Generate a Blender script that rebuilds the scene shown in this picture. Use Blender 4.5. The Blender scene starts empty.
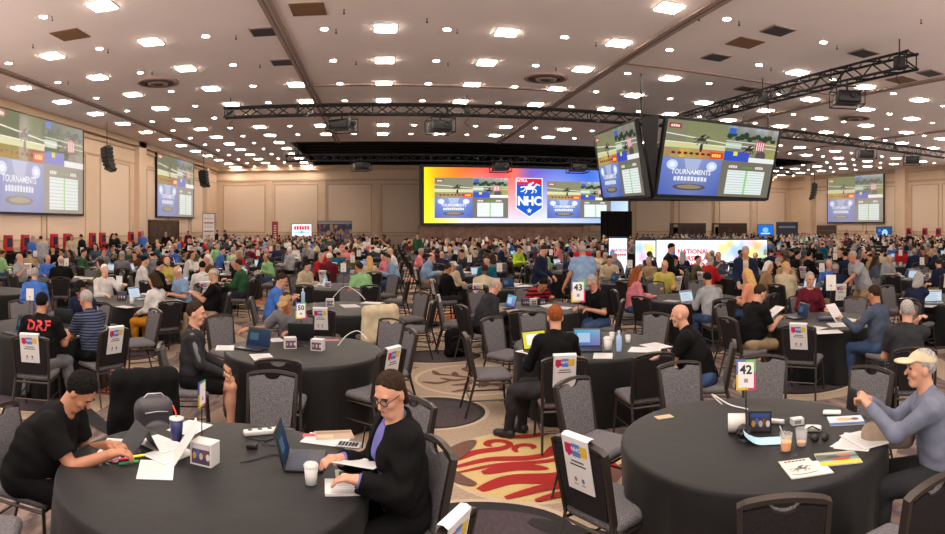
import bpy, math, random
import numpy as np
from mathutils import Vector, Matrix
random.seed(7); RNG = np.random.default_rng(7)
PI = math.pi
sc = bpy.context.scene
col = sc.collection

# ------------------------------------------------------------ camera, world, light, exposure
F_PX, AX, HY, CAMZ = 610.0, 380.0, 224.0, 2.21      # cylindrical panorama: pixels per radian, room axis column, horizon row, eye height
cam = bpy.data.cameras.new('camera'); camo = bpy.data.objects.new('camera', cam); col.objects.link(camo)
cam.type = 'PANO'; cam.panorama_type = 'CENTRAL_CYLINDRICAL'
cam.central_cylindrical_radius = 1.0
cam.central_cylindrical_range_u_min = -472.5 / F_PX; cam.central_cylindrical_range_u_max = 472.5 / F_PX
cam.central_cylindrical_range_v_min = -(534 - HY) / F_PX; cam.central_cylindrical_range_v_max = HY / F_PX
camo.location = (0, 0, CAMZ); camo.rotation_euler = (PI / 2, 0, -(472.5 - AX) / F_PX)
cam.clip_end = 200; cam.clip_start = .05
sc.camera = camo
sc.view_settings.view_transform = 'Standard'; sc.view_settings.look = 'None'
sc.view_settings.gamma = 1; sc.view_settings.exposure = 0.1; sc.view_settings.use_curve_mapping = False
sc.cycles.max_bounces = 6; sc.cycles.diffuse_bounces = 4; sc.cycles.glossy_bounces = 3
sc.cycles.use_denoising = True
sc.cycles.sample_clamp_indirect = 6
wd = bpy.data.worlds.new('world'); sc.world = wd; wd.use_nodes = True
_nt = wd.node_tree; _bg = _nt.nodes['Background']; _tc = _nt.nodes.new('ShaderNodeTexCoord'); _sp = _nt.nodes.new('ShaderNodeSeparateXYZ'); _cr = _nt.nodes.new('ShaderNodeValToRGB')
_mp = _nt.nodes.new('ShaderNodeMapRange'); _mp.inputs['From Min'].default_value = -.25; _mp.inputs['From Max'].default_value = .25
_nt.links.new(_tc.outputs['Generated'], _sp.inputs[0]); _nt.links.new(_sp.outputs['Z'], _mp.inputs['Value']); _nt.links.new(_mp.outputs[0], _cr.inputs['Fac'])
_cr.color_ramp.elements[0].color = (1, .86, .78, 1); _cr.color_ramp.elements[1].color = (.10, .09, .08, 1)      # stand-in for the unseen hall: added glow below the horizon brightens the ceiling
_nt.links.new(_cr.outputs['Color'], _bg.inputs['Color']); _bg.inputs['Strength'].default_value = 5.2
LIGHT_PANEL, LIGHT_SPOT = 44.0, 120.0
def area(name, loc, sx, sy, power, color, rot=(0, 0, 0)):
    l = bpy.data.lights.new(name, 'AREA'); l.shape = 'RECTANGLE'; l.size = sx; l.size_y = sy; l.energy = power; l.color = color
    o = bpy.data.objects.new(name, l); col.objects.link(o); o.location = loc; o.rotation_euler = rot; return o
area('overhead_light', (-.5, 1.0, 7.3), 14, 13, 1400, (1, .9, .8))

# ------------------------------------------------------------ materials
def lin(c):
    return tuple(((v / 255) / 12.92 if v / 255 <= .04045 else ((v / 255 + .055) / 1.055) ** 2.4) for v in c[:3])
MATS = {}
def mat(name, rgb, rough=.6, metal=0, noise=None, emit=0, bump=None, alpha=1, trans=0, sheen=0, col2=None):
    """rgb in sRGB 0-255. noise=(scale, amount) speckles the colour; bump=(scale, strength)."""
    if name in MATS: return MATS[name]
    m = bpy.data.materials.new(name); m.use_nodes = True; nt = m.node_tree; b = nt.nodes['Principled BSDF']
    c = lin(rgb); b.inputs['Base Color'].default_value = (*c, 1); b.inputs['Roughness'].default_value = rough
    b.inputs['Metallic'].default_value = metal; b.inputs['Specular IOR Level'].default_value = .12 if rough > .75 else .3 if 'tablecloth' in name else .5
    if sheen: b.inputs['Sheen Weight'].default_value = sheen
    if trans: b.inputs['Transmission Weight'].default_value = trans
    if alpha < 1: b.inputs['Alpha'].default_value = alpha
    if emit:
        b.inputs['Emission Color'].default_value = (*c, 1); b.inputs['Emission Strength'].default_value = emit
    tc = None
    if noise or bump:
        tc = nt.nodes.new('ShaderNodeTexCoord')
    if noise:
        n = nt.nodes.new('ShaderNodeTexNoise'); n.inputs['Scale'].default_value = noise[0]; n.inputs['Detail'].default_value = 3
        nt.links.new(tc.outputs['Object'], n.inputs['Vector'])
        r = nt.nodes.new('ShaderNodeValToRGB')
        d = col2 and lin(col2) or tuple(v * (1 - noise[1]) for v in c); u = c if col2 else tuple(min(1, v * (1 + noise[1])) for v in c)
        r.color_ramp.elements[0].position = .35; r.color_ramp.elements[1].position = .65
        r.color_ramp.elements[0].color = (*d, 1); r.color_ramp.elements[1].color = (*u, 1)
        nt.links.new(n.outputs['Fac'], r.inputs['Fac']); nt.links.new(r.outputs['Color'], b.inputs['Base Color'])
    if bump:
        n2 = nt.nodes.new('ShaderNodeTexNoise'); n2.inputs['Scale'].default_value = bump[0]; n2.inputs['Detail'].default_value = 2
        nt.links.new(tc.outputs['Object'], n2.inputs['Vector'])
        bp = nt.nodes.new('ShaderNodeBump'); bp.inputs['Strength'].default_value = bump[1]; bp.inputs['Distance'].default_value = .01
        nt.links.new(n2.outputs['Fac'], bp.inputs['Height']); nt.links.new(bp.outputs['Normal'], b.inputs['Normal'])
    MATS[name] = m; return m
def striped(name, c1, c2, scale, wide=.5):
    m = bpy.data.materials.new(name); m.use_nodes = True; nt = m.node_tree; b = nt.nodes['Principled BSDF']; b.inputs['Roughness'].default_value = .85; b.inputs['Specular IOR Level'].default_value = .12
    tc = nt.nodes.new('ShaderNodeTexCoord'); w = nt.nodes.new('ShaderNodeTexWave'); w.bands_direction = 'Z'; w.inputs['Scale'].default_value = scale; w.inputs['Distortion'].default_value = .3
    r = nt.nodes.new('ShaderNodeValToRGB'); r.color_ramp.interpolation = 'CONSTANT'; r.color_ramp.elements[0].color = (*lin(c1), 1); r.color_ramp.elements[1].color = (*lin(c2), 1); r.color_ramp.elements[1].position = wide
    nt.links.new(tc.outputs['Object'], w.inputs['Vector']); nt.links.new(w.outputs['Fac'], r.inputs['Fac']); nt.links.new(r.outputs['Color'], b.inputs['Base Color']); return m
def attr_mat(name, emit):
    m = bpy.data.materials.new(name); m.use_nodes = True; nt = m.node_tree; b = nt.nodes['Principled BSDF']
    a = nt.nodes.new('ShaderNodeAttribute'); a.attribute_name = 'Col'
    if emit == 'proj':      # projected light on a white screen cloth
        e = nt.nodes.new('ShaderNodeEmission'); e.inputs['Strength'].default_value = .72; ad = nt.nodes.new('ShaderNodeAddShader'); b.inputs['Base Color'].default_value = (.27, .27, .27, 1); b.inputs['Roughness'].default_value = .9
        nt.links.new(a.outputs['Color'], e.inputs['Color']); nt.links.new(e.outputs[0], ad.inputs[0]); nt.links.new(b.outputs[0], ad.inputs[1]); nt.links.new(ad.outputs[0], nt.nodes['Material Output'].inputs['Surface'])
    elif emit:
        e = nt.nodes.new('ShaderNodeEmission'); e.inputs['Strength'].default_value = emit
        nt.links.new(a.outputs['Color'], e.inputs['Color']); nt.links.new(e.outputs[0], nt.nodes['Material Output'].inputs['Surface'])
    else:
        mx = nt.nodes.new('ShaderNodeMix'); mx.data_type = 'RGBA'; mx.blend_type = 'MULTIPLY'; mx.inputs[0].default_value = 1; mx.inputs[7].default_value = (.78, .78, .78, 1)
        nt.links.new(a.outputs['Color'], mx.inputs[6]); nt.links.new(mx.outputs[2], b.inputs['Base Color']); b.inputs['Roughness'].default_value = .5
    return m
M_SCREEN = attr_mat('screen_picture', 1.0); M_LED = attr_mat('led_wall_picture', 1.25); M_PROJ = attr_mat('projected_picture', 'proj')
M_PRINT = attr_mat('printed_paper', 0)
M_BLACK = mat('black_paint', (11, 11, 12), .5); M_DMETAL = mat('dark_metal', (24, 24, 25), .45, .4)
M_WHITE = mat('white_plastic', (200, 198, 195), .4); M_PAPER = mat('white_paper', (205, 203, 202), .6)
M_CLOTH = mat('charcoal_tablecloth', (13, 13, 15), .55, bump=(6, .25), sheen=.05)
M_FRONT = mat('grey_chair_fabric', (98, 95, 98), .85, noise=(110, .38), bump=(150, .2))
M_REAR = mat('dark_chair_fabric', (34, 31, 32), .8, noise=(130, .3))
M_FRAME = mat('bronze_chair_frame', (56, 49, 45), .38, .5)
M_LAPTOP = mat('laptop_dark_shell', (40, 41, 45), .35, .3); M_SILVER = mat('silver_shell', (165, 167, 172), .3, .5)
M_KEYS = mat('laptop_keys', (40, 52, 78), .4)
M_TAN = mat('tan_paper', (200, 178, 150), .7)

# ------------------------------------------------------------ geometry helpers
class MB:
    """collects boxes, tubes and prisms, then links them as ONE mesh"""
    def __init__(s): s.v = []; s.f = []; s.mi = []; s.sm = []; s.m = [Matrix.Identity(4)]
    def push(s, M): s.m.append(s.m[-1] @ M); return s
    def pop(s): s.m.pop()
    def add(s, vs, fs, mi=0, smooth=False):
        b = len(s.v); M = s.m[-1]
        s.v += [tuple(M @ Vector(p)) for p in vs]
        for f in fs: s.f.append(tuple(b + i for i in f)); s.mi.append(mi); s.sm.append(smooth)
    def box(s, x0, y0, z0, x1, y1, z1, mi=0):
        s.add([(x0,y0,z0),(x1,y0,z0),(x1,y1,z0),(x0,y1,z0),(x0,y0,z1),(x1,y0,z1),(x1,y1,z1),(x0,y1,z1)],
              [(0,3,2,1),(4,5,6,7),(0,1,5,4),(1,2,6,5),(2,3,7,6),(3,0,4,7)], mi)
    def rbox(s, x0, y0, z0, x1, y1, z1, b, mi=0):
        """box with its edges rounded by rings stacked in z"""
        cx, cy = (x0+x1)/2, (y0+y1)/2; hx, hy = (x1-x0)/2, (y1-y0)/2
        rings = []
        for z, ins in [(z0, b), (z0+b*.3, b*.3), (z0+b, 0), (z1-b, 0), (z1-b*.3, b*.3), (z1, b)]:
            ring = []
            for q in range(4):
                for k in range(4):
                    a = q*PI/2 + k*PI/6; r = b*1.2
                    sx, sy = (1, 1) if q == 0 else (-1, 1) if q == 1 else (-1, -1) if q == 2 else (1, -1)
                    ring.append((cx+sx*(hx-r-ins)+r*math.cos(a), cy+sy*(hy-r-ins)+r*math.sin(a), z))
            rings.append(ring)
        s.loft(rings, mi)
    def loft(s, rings, mi=0, cap=True, smooth=True, closed=False):
        n = len(rings[0]); vs = [p for r in rings for p in r]; fs = []
        for k in range(len(rings) - (0 if closed else 1)):
            k2 = (k+1) % len(rings)
            for i in range(n): fs.append((k*n+i, k*n+(i+1) % n, k2*n+(i+1) % n, k2*n+i))
        s.add(vs, fs, mi, smooth)
        if cap and not closed:
            s.add(rings[0][::-1], [tuple(range(n))], mi); s.add(rings[-1], [tuple(range(n))], mi)
    def tube(s, pts, r, n=6, mi=0, cap=True, smooth=True):
        pts = [Vector(p) for p in pts]; rings = []
        rs = r if isinstance(r, (list, tuple)) else [r]*len(pts)
        up = None
        for i, p in enumerate(pts):
            d = (pts[min(i+1, len(pts)-1)] - pts[max(i-1, 0)]).normalized()
            if up is None: up = Vector((0,0,1)) if abs(d.z) < .9 else Vector((1,0,0))
            a = d.cross(up).normalized(); b = a.cross(d).normalized(); up = b
            rings.append([tuple(p + a*math.cos(2*PI*k/n)*rs[i] + b*math.sin(2*PI*k/n)*rs[i]) for k in range(n)])
        s.loft([r_[::-1] for r_ in rings], mi, cap, smooth)
    def lathe(s, prof, n=24, mi=0, cap=True, smooth=True):
        s.loft([[(r*math.cos(2*PI*k/n), r*math.sin(2*PI*k/n), z) for k in range(n)] for r, z in prof], mi, cap, smooth)
    def prism(s, pts, axis, a, b, mi=0):
        """pts 2D outline; axis 'y': (x,z) extruded from y=a to b; 'z': (x,y)"""
        if axis == 'y': A = [(x, a, z) for x, z in pts]; B = [(x, b, z) for x, z in pts]
        else: A = [(x, y, a) for x, y in pts]; B = [(x, y, b) for x, y in pts]
        n = len(pts); s.add(A + B, [tuple(range(n))[::-1], tuple(range(n, 2*n))] + [(i, (i+1) % n, n+(i+1) % n, n+i) for i in range(n)], mi)
    def mesh(s, name, mats):
        me = bpy.data.meshes.new(name); me.from_pydata(s.v, [], s.f)
        for m in (mats if isinstance(mats, (list, tuple)) else [mats]): me.materials.append(m)
        me.polygons.foreach_set('material_index', s.mi); me.polygons.foreach_set('use_smooth', s.sm)
        me.update(); return me

def mk(name, me, parent=None, loc=None, rz=None, M=None):
    o = bpy.data.objects.new(name, me); col.objects.link(o)
    if parent is not None: o.parent = parent
    if M is not None: o.matrix_basis = M
    if loc is not None: o.location = loc
    if rz is not None: o.rotation_euler = (0, 0, rz)
    return o
def tag(o, label=None, cat=None, group=None, kind=None):
    if label: o['label'] = label
    if cat: o['category'] = cat
    if group: o['group'] = group
    if kind: o['kind'] = kind
    return o
def struct(name, mb, m): return tag(mk(name, mb.mesh(name, m)), kind='structure')
def T(x=0, y=0, z=0, rz=0, rx=0, ry=0): return Matrix.Translation((x, y, z)) @ Matrix.Rotation(rz, 4, 'Z') @ Matrix.Rotation(rx, 4, 'X') @ Matrix.Rotation(ry, 4, 'Y')

class Proto:
    """a thing built once: parts = [(name, mesh, parent index or -1, label)]; place() makes a linked copy of the thing and each part"""
    def __init__(s, name, root_mesh=None): s.name = name; s.root = root_mesh; s.parts = []
    def part(s, name, me, parent=-1, label=None, M=None): s.parts.append((name, me, parent, label, M)); return len(s.parts) - 1
    def place(s, x, y, z, rz, label, cat, group=None, M=None, mats=None, sc_=1.0):
        r = mk(s.name, s.root); r.location = (x, y, z); r.rotation_euler = (0, 0, rz)
        if M is not None: r.matrix_basis = M
        if sc_ != 1.0: r.scale = (sc_,)*3
        tag(r, label, cat, group); made = []
        for nm, me, pi, lb, PM in s.parts:
            o = mk(nm, me, r if pi < 0 else made[pi], M=PM)
            if lb: o['label'] = lb
            if mats and nm in mats: swap(o, 0, mats[nm])
            made.append(o)
        r_parts = made
        return r
def swap(o, i, m):
    o.material_slots[i].link = 'OBJECT'; o.material_slots[i].material = m

def px(x, y, z):
    """room position of what the photograph shows at (x, y) when it stands at height z"""
    th = (x - AX) / F_PX; D = F_PX * (CAMZ - z) / (y - HY); return Vector((D*math.sin(th), D*math.cos(th), z))
def pxd(x, y, D):
    th = (x - AX) / F_PX; return Vector((D*math.sin(th), D*math.cos(th), CAMZ + (HY - y) / F_PX * D))
def pix(p):
    D = math.hypot(p[0], p[1]); return AX + F_PX*math.atan2(p[0], p[1]), HY + F_PX*(CAMZ - p[2])/max(D, .01), D

class Art:
    """flat coloured artwork in a local x/z plane, looking towards -y"""
    def __init__(s): s.v = []; s.f = []; s.c = []
    def poly(s, pts, c, L=0):
        b = len(s.v); y = -L*.004; s.v += [(x, y, z) for x, z in pts]; s.f.append(tuple(range(b, b+len(pts)))); s.c.append([lin(c)]*len(pts))
    def rect(s, x0, z0, x1, z1, c, L=0): s.poly([(x0,z0),(x1,z0),(x1,z1),(x0,z1)], c, L)
    def oval(s, x, z, rx, rz, c, L=0, n=14, rot=0):
        ca, sa = math.cos(rot), math.sin(rot)
        s.poly([(x+rx*math.cos(2*PI*k/n)*ca-rz*math.sin(2*PI*k/n)*sa, z+rx*math.cos(2*PI*k/n)*sa+rz*math.sin(2*PI*k/n)*ca) for k in range(n)], c, L)
    def grid(s, x0, z0, x1, z1, nx, nz, fn, L=0):
        for i in range(nx):
            for j in range(nz):
                P = [(i, j), (i+1, j), (i+1, j+1), (i, j+1)]; b = len(s.v)
                s.v += [(x0+(x1-x0)*a/nx, -L*.004, z0+(z1-z0)*d/nz) for a, d in P]; s.f.append((b, b+1, b+2, b+3))
                s.c.append([lin(fn(a/nx, d/nz)) for a, d in P])
    def text(s, t, x, z, size, c, L=1, align='CENTER', bold=.02, sx=1.0):
        cu = bpy.data.curves.new('t', 'FONT'); cu.body = t; cu.size = size; cu.align_x = align; cu.align_y = 'CENTER'; cu.offset = bold*size; cu.resolution_u = 2
        o = bpy.data.objects.new('t', cu); col.objects.link(o); bpy.context.view_layer.update()
        me = bpy.data.meshes.new_from_object(o.evaluated_get(bpy.context.evaluated_depsgraph_get()))
        b = len(s.v); s.v += [(x+v.co.x*sx, -L*.004, z+v.co.y) for v in me.vertices]
        for p in me.polygons: s.f.append(tuple(b+i for i in p.vertices)); s.c.append([lin(c)]*len(p.vertices))
        bpy.data.objects.remove(o); bpy.data.curves.remove(cu); bpy.data.meshes.remove(me)
    def marks(s, x, z, w, h, n, c, L=1):
        """a run of blurred letter-like strokes centred on x, z"""
        for k in range(n):
            x0 = x - w/2 + w*k/n; q = w/n; s.rect(x0+.08*q, z-h/2, x0+.84*q, z+h/2*(1 if k % 3 else .8), c, L)
    def line(s, pts, w, c, L=1):
        for (x0, z0), (x1, z1) in zip(pts, pts[1:]):
            d = math.hypot(x1-x0, z1-z0) or 1; nx, nz = -(z1-z0)/d*w/2, (x1-x0)/d*w/2
            s.poly([(x0-nx,z0-nz),(x1-nx,z1-nz),(x1+nx,z1+nz),(x0+nx,z0+nz)], c, L)
    def horse(s, x, z, k, c, jc, L=2):
        """galloping horse with rider, k = half length"""
        s.oval(x, z, .62*k, .24*k, c, L); s.poly([(x+.4*k,z+.05*k),(x+.62*k,z-.02*k),(x+1.0*k,z+.42*k),(x+.86*k,z+.55*k)], c, L)
        s.poly([(x+.8*k,z+.55*k),(x+.9*k,z+.38*k),(x+1.28*k,z+.22*k),(x+1.3*k,z+.32*k)], c, L)
        s.poly([(x-.55*k,z+.1*k),(x-.6*k,z+.2*k),(x-1.15*k,z+.1*k),(x-1.1*k,z-.05*k)], c, L)
        for pts in ([(x+.45*k,z-.1*k),(x+.85*k,z-.3*k),(x+.75*k,z-.6*k)], [(x+.35*k,z-.15*k),(x+.45*k,z-.5*k),(x+.2*k,z-.65*k)],
                    [(x-.5*k,z-.1*k),(x-.75*k,z-.4*k),(x-1.1*k,z-.45*k)], [(x-.4*k,z-.15*k),(x-.35*k,z-.45*k),(x-.6*k,z-.7*k)]):
            s.line(pts, .12*k, c, L)
        s.oval(x+.08*k, z+.42*k, .3*k, .15*k, jc, L+1, rot=.35); s.oval(x+.42*k, z+.62*k, .11*k, .11*k, jc, L+1); s.line([(x,z+.35*k),(x+.15*k,z+.05*k)], .12*k, jc, L+1)
    def mesh(s, name, m, ox=0, oz=0, k=1.0, kz=None, ky=None):
        if ky is None: ky = .2 if m is M_PRINT and max(abs(v[0]) for v in s.v) < 1 else 1
        kz = kz or k
        me = bpy.data.meshes.new(name); me.from_pydata([((x+ox)*k, y*ky, (z+oz)*kz) for x, y, z in s.v], [], s.f); me.materials.append(m)
        ca = me.color_attributes.new('Col', 'FLOAT_COLOR', 'CORNER'); ca.data.foreach_set('color', [q for f in s.c for c in f for q in (*c, 1.0)])
        return me
# ------------------------------------------------------------ people: one smooth skin per body, clothes and hair as fitted shells
V3 = lambda *a: np.array(a, dtype=np.float32)
def nrm(v): return v / (np.linalg.norm(v) + 1e-9)
class Field:
    """signed distances on a box grid whose spacing is finer where asked"""
    def __init__(s, lo, hi, h, fine=()):
        s.ax = []
        for k in range(3):
            x = lo[k]; a = [x]
            while x < hi[k]:
                st = h
                for c, r, hf in fine:
                    if abs(x - c[k]) < r: st = min(st, hf)
                x += st; a.append(x)
            s.ax.append(np.array(a, dtype=np.float32))
    def new(s): return np.full([len(a) for a in s.ax], 1.0, dtype=np.float32)
    def region(s, lo, hi):
        sl = tuple(slice(int(np.searchsorted(s.ax[k], lo[k])), int(np.searchsorted(s.ax[k], hi[k]))) for k in range(3))
        return sl, [s.ax[0][sl[0]][:, None, None], s.ax[1][sl[1]][None, :, None], s.ax[2][sl[2]][None, None, :]]
    def add(s, vol, prim, k=.02, inf=0.0, cuts=()):
        lo, hi, fn = prim; m = .06 + k + inf
        sl, P = s.region(lo - m, hi + m)
        if min(q.stop - q.start for q in sl) <= 0: return
        d = fn(P) - inf
        for c in cuts: d = np.maximum(d, c(P))
        o = vol[sl]
        if k > 0:
            hh = np.clip(.5 + .5*(o - d)/k, 0, 1); vol[sl] = o*(1-hh) + d*hh - k*hh*(1-hh)
        else: vol[sl] = np.minimum(o, d)
    def sub(s, vol, prim, k=.01):
        lo, hi, fn = prim; m = .03
        sl, P = s.region(lo - m, hi + m); d = -fn(P); o = vol[sl]
        hh = np.clip(.5 - .5*(o - d)/k, 0, 1); vol[sl] = o*(1-hh) + d*hh + k*hh*(1-hh)
    def net(s, vol):
        """surface nets: vertices, quads"""
        v = vol; ins = v < 0
        n = np.array(v.shape) - 1
        cs = np.zeros(n, dtype=np.int8)
        for dx in (0,1):
            for dy in (0,1):
                for dz in (0,1): cs += ins[dx:dx+n[0], dy:dy+n[1], dz:dz+n[2]]
        act = np.argwhere((cs > 0) & (cs < 8))
        if len(act) == 0: return np.zeros((0,3)), np.zeros((0,4), int)
        idx = -np.ones(n, dtype=np.int64); idx[act[:,0], act[:,1], act[:,2]] = np.arange(len(act))
        cor = [(dx,dy,dz) for dx in (0,1) for dy in (0,1) for dz in (0,1)]
        cv = np.stack([v[act[:,0]+a, act[:,1]+b, act[:,2]+c] for a,b,c in cor], 1)
        acc = np.zeros((len(act),3)); cnt = np.zeros(len(act))
        for i in range(8):
            for j in range(i+1, 8):
                A, B = cor[i], cor[j]
                if sum(abs(A[q]-B[q]) for q in range(3)) != 1: continue
                a, b = cv[:,i], cv[:,j]; x = (a < 0) != (b < 0)
                t = np.where(x, a/(a-b+1e-12), 0)
                for q in range(3): acc[:,q] += np.where(x, A[q] + (B[q]-A[q])*t, 0)
                cnt += x
        loc = act + acc/cnt[:,None]
        co = np.stack([np.interp(loc[:,q], np.arange(len(s.ax[q])), s.ax[q]) for q in range(3)], 1)
        quads = []
        for q in range(3):
            a, b = (q+1) % 3, (q+2) % 3
            sl0 = [slice(None)]*3; sl1 = [slice(None)]*3; sl0[q] = slice(0,-1); sl1[q] = slice(1,None)
            i0, i1 = ins[tuple(sl0)], ins[tuple(sl1)]
            e = np.argwhere(i0 != i1); e = e[(e[:,a] > 0) & (e[:,b] > 0) & (e[:,a] < n[a]) & (e[:,b] < n[b])]
            if len(e) == 0: continue
            def at(da, db):
                g = e.copy(); g[:,a] += da; g[:,b] += db; return idx[g[:,0], g[:,1], g[:,2]]
            Q = np.stack([at(-1,-1), at(0,-1), at(0,0), at(-1,0)], 1)
            fl = i0[e[:,0], e[:,1], e[:,2]]; Q[~fl] = Q[~fl][:, ::-1]
            quads.append(Q)
        return co, np.concatenate(quads)
def cone(a, b, ra, rb, flat=None, fs=1.0):
    """rounded cone from a to b; flat = direction along which it is fs times wider"""
    a = np.asarray(a, np.float32); b = np.asarray(b, np.float32); ba = b - a; L2 = float(ba @ ba) + 1e-9; R = max(ra, rb)*max(1, fs)
    def fn(P):
        X = [P[k] - a[k] for k in range(3)]
        if flat is not None:
            u = flat; du = X[0]*u[0] + X[1]*u[1] + X[2]*u[2]; w = du*(1 - 1/fs); X = [X[k] - w*u[k] for k in range(3)]
        t = np.clip((X[0]*ba[0] + X[1]*ba[1] + X[2]*ba[2])/L2, 0, 1)
        return np.sqrt(sum((X[k] - t*ba[k])**2 for k in range(3))) - (ra + (rb - ra)*t)
    return np.minimum(a, b) - R, np.maximum(a, b) + R, fn
def ell(c, r, Rm=None):
    c = np.asarray(c, np.float32); r = np.asarray(r, np.float32); R = float(r.max())
    def fn(P):
        X = [P[k] - c[k] for k in range(3)]
        if Rm is not None: X = [X[0]*Rm[0][j] + X[1]*Rm[1][j] + X[2]*Rm[2][j] for j in range(3)]
        k0 = np.sqrt(sum((X[k]/r[k])**2 for k in range(3))); k1 = np.sqrt(sum((X[k]/r[k]**2)**2 for k in range(3))) + 1e-9
        return k0*(k0 - 1)/k1
    return c - R, c + R, fn
def plane(p, n_):
    """cut: keeps the side behind the plane (against n)"""
    return lambda P: sum((P[k] - p[k])*n_[k] for k in range(3))
def ik(a, t, l1, l2, pole):
    d = t - a; L = np.linalg.norm(d); L = min(L, (l1+l2)*.995); u = nrm(d); t = a + u*L
    x = (l1*l1 - l2*l2 + L*L)/(2*L); h = math.sqrt(max(l1*l1 - x*x, 0)); p = nrm(pole - u*float(pole @ u))
    return a + u*x + p*h, t
def build_mesh(name, F, vol, m, z0=None):
    co, q = F.net(vol)
    me = bpy.data.meshes.new(name)
    me.vertices.add(len(co)); me.vertices.foreach_set('co', co.astype(np.float32).ravel())
    me.loops.add(len(q)*4); me.loops.foreach_set('vertex_index', q.astype(np.int32).ravel())
    me.polygons.add(len(q)); me.polygons.foreach_set('loop_start', np.arange(0, len(q)*4, 4, dtype=np.int32)); me.polygons.foreach_set('loop_total', np.full(len(q), 4, dtype=np.int32))
    me.polygons.foreach_set('use_smooth', np.ones(len(q), bool)); me.update(); me.validate()
    me.materials.append(m); return me
SKINS = {'fair': (206,150,122), 'pale': (214,165,140), 'tan': (184,124,92), 'brown': (120,78,56), 'dark': (78,50,38)}
HAIRS = {'black': (12,11,11), 'brown': (44,30,21), 'grey': (140,136,132), 'white': (205,200,194), 'blond': (190,150,95), 'auburn': (120,62,30), 'none': (0,0,0)}
COLS = {'black': (22,22,24), 'charcoal': (48,48,52), 'grey': (118,118,122), 'light grey': (165,166,170), 'navy': (28,36,62), 'blue': (72,120,204), 'light blue': (140,170,205), 'teal': (20,98,118),
        'red': (190,34,42), 'maroon': (98,26,40), 'white': (222,220,216), 'cream': (212,196,164), 'green': (46,88,58), 'lime': (178,214,50), 'olive': (92,88,58), 'brown': (98,68,46), 'tan': (170,138,100),
        'pink': (222,130,140), 'orange': (225,95,35), 'yellow': (206,190,96), 'purple': (92,64,140), 'pale green': (150,200,140), 'mustard': (196,128,26), 'khaki': (168,146,112), 'denim': (62,84,122), 'lavender':(120,118,190), 'slate':(72,82,100),'heather':(122,128,148),'peach':(225,150,120)}
def cloth(c): return mat('cloth_' + c.replace(' ', '_'), [v*.84 for v in COLS[c]] if sum(COLS[c]) > 90 else [v*.55 for v in COLS[c]], .85, noise=(9, .12), bump=(22, .3))
def skin(c): return mat('skin_' + c, [v*.88 for v in SKINS[c]], .5)
def hairm(c): return mat('hair_' + c, HAIRS[c], .8, noise=(60, .35))
M_EYE = mat('eye_dark', (24,18,16), .3); M_LIP = mat('lips', (150,82,76), .5)

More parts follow.
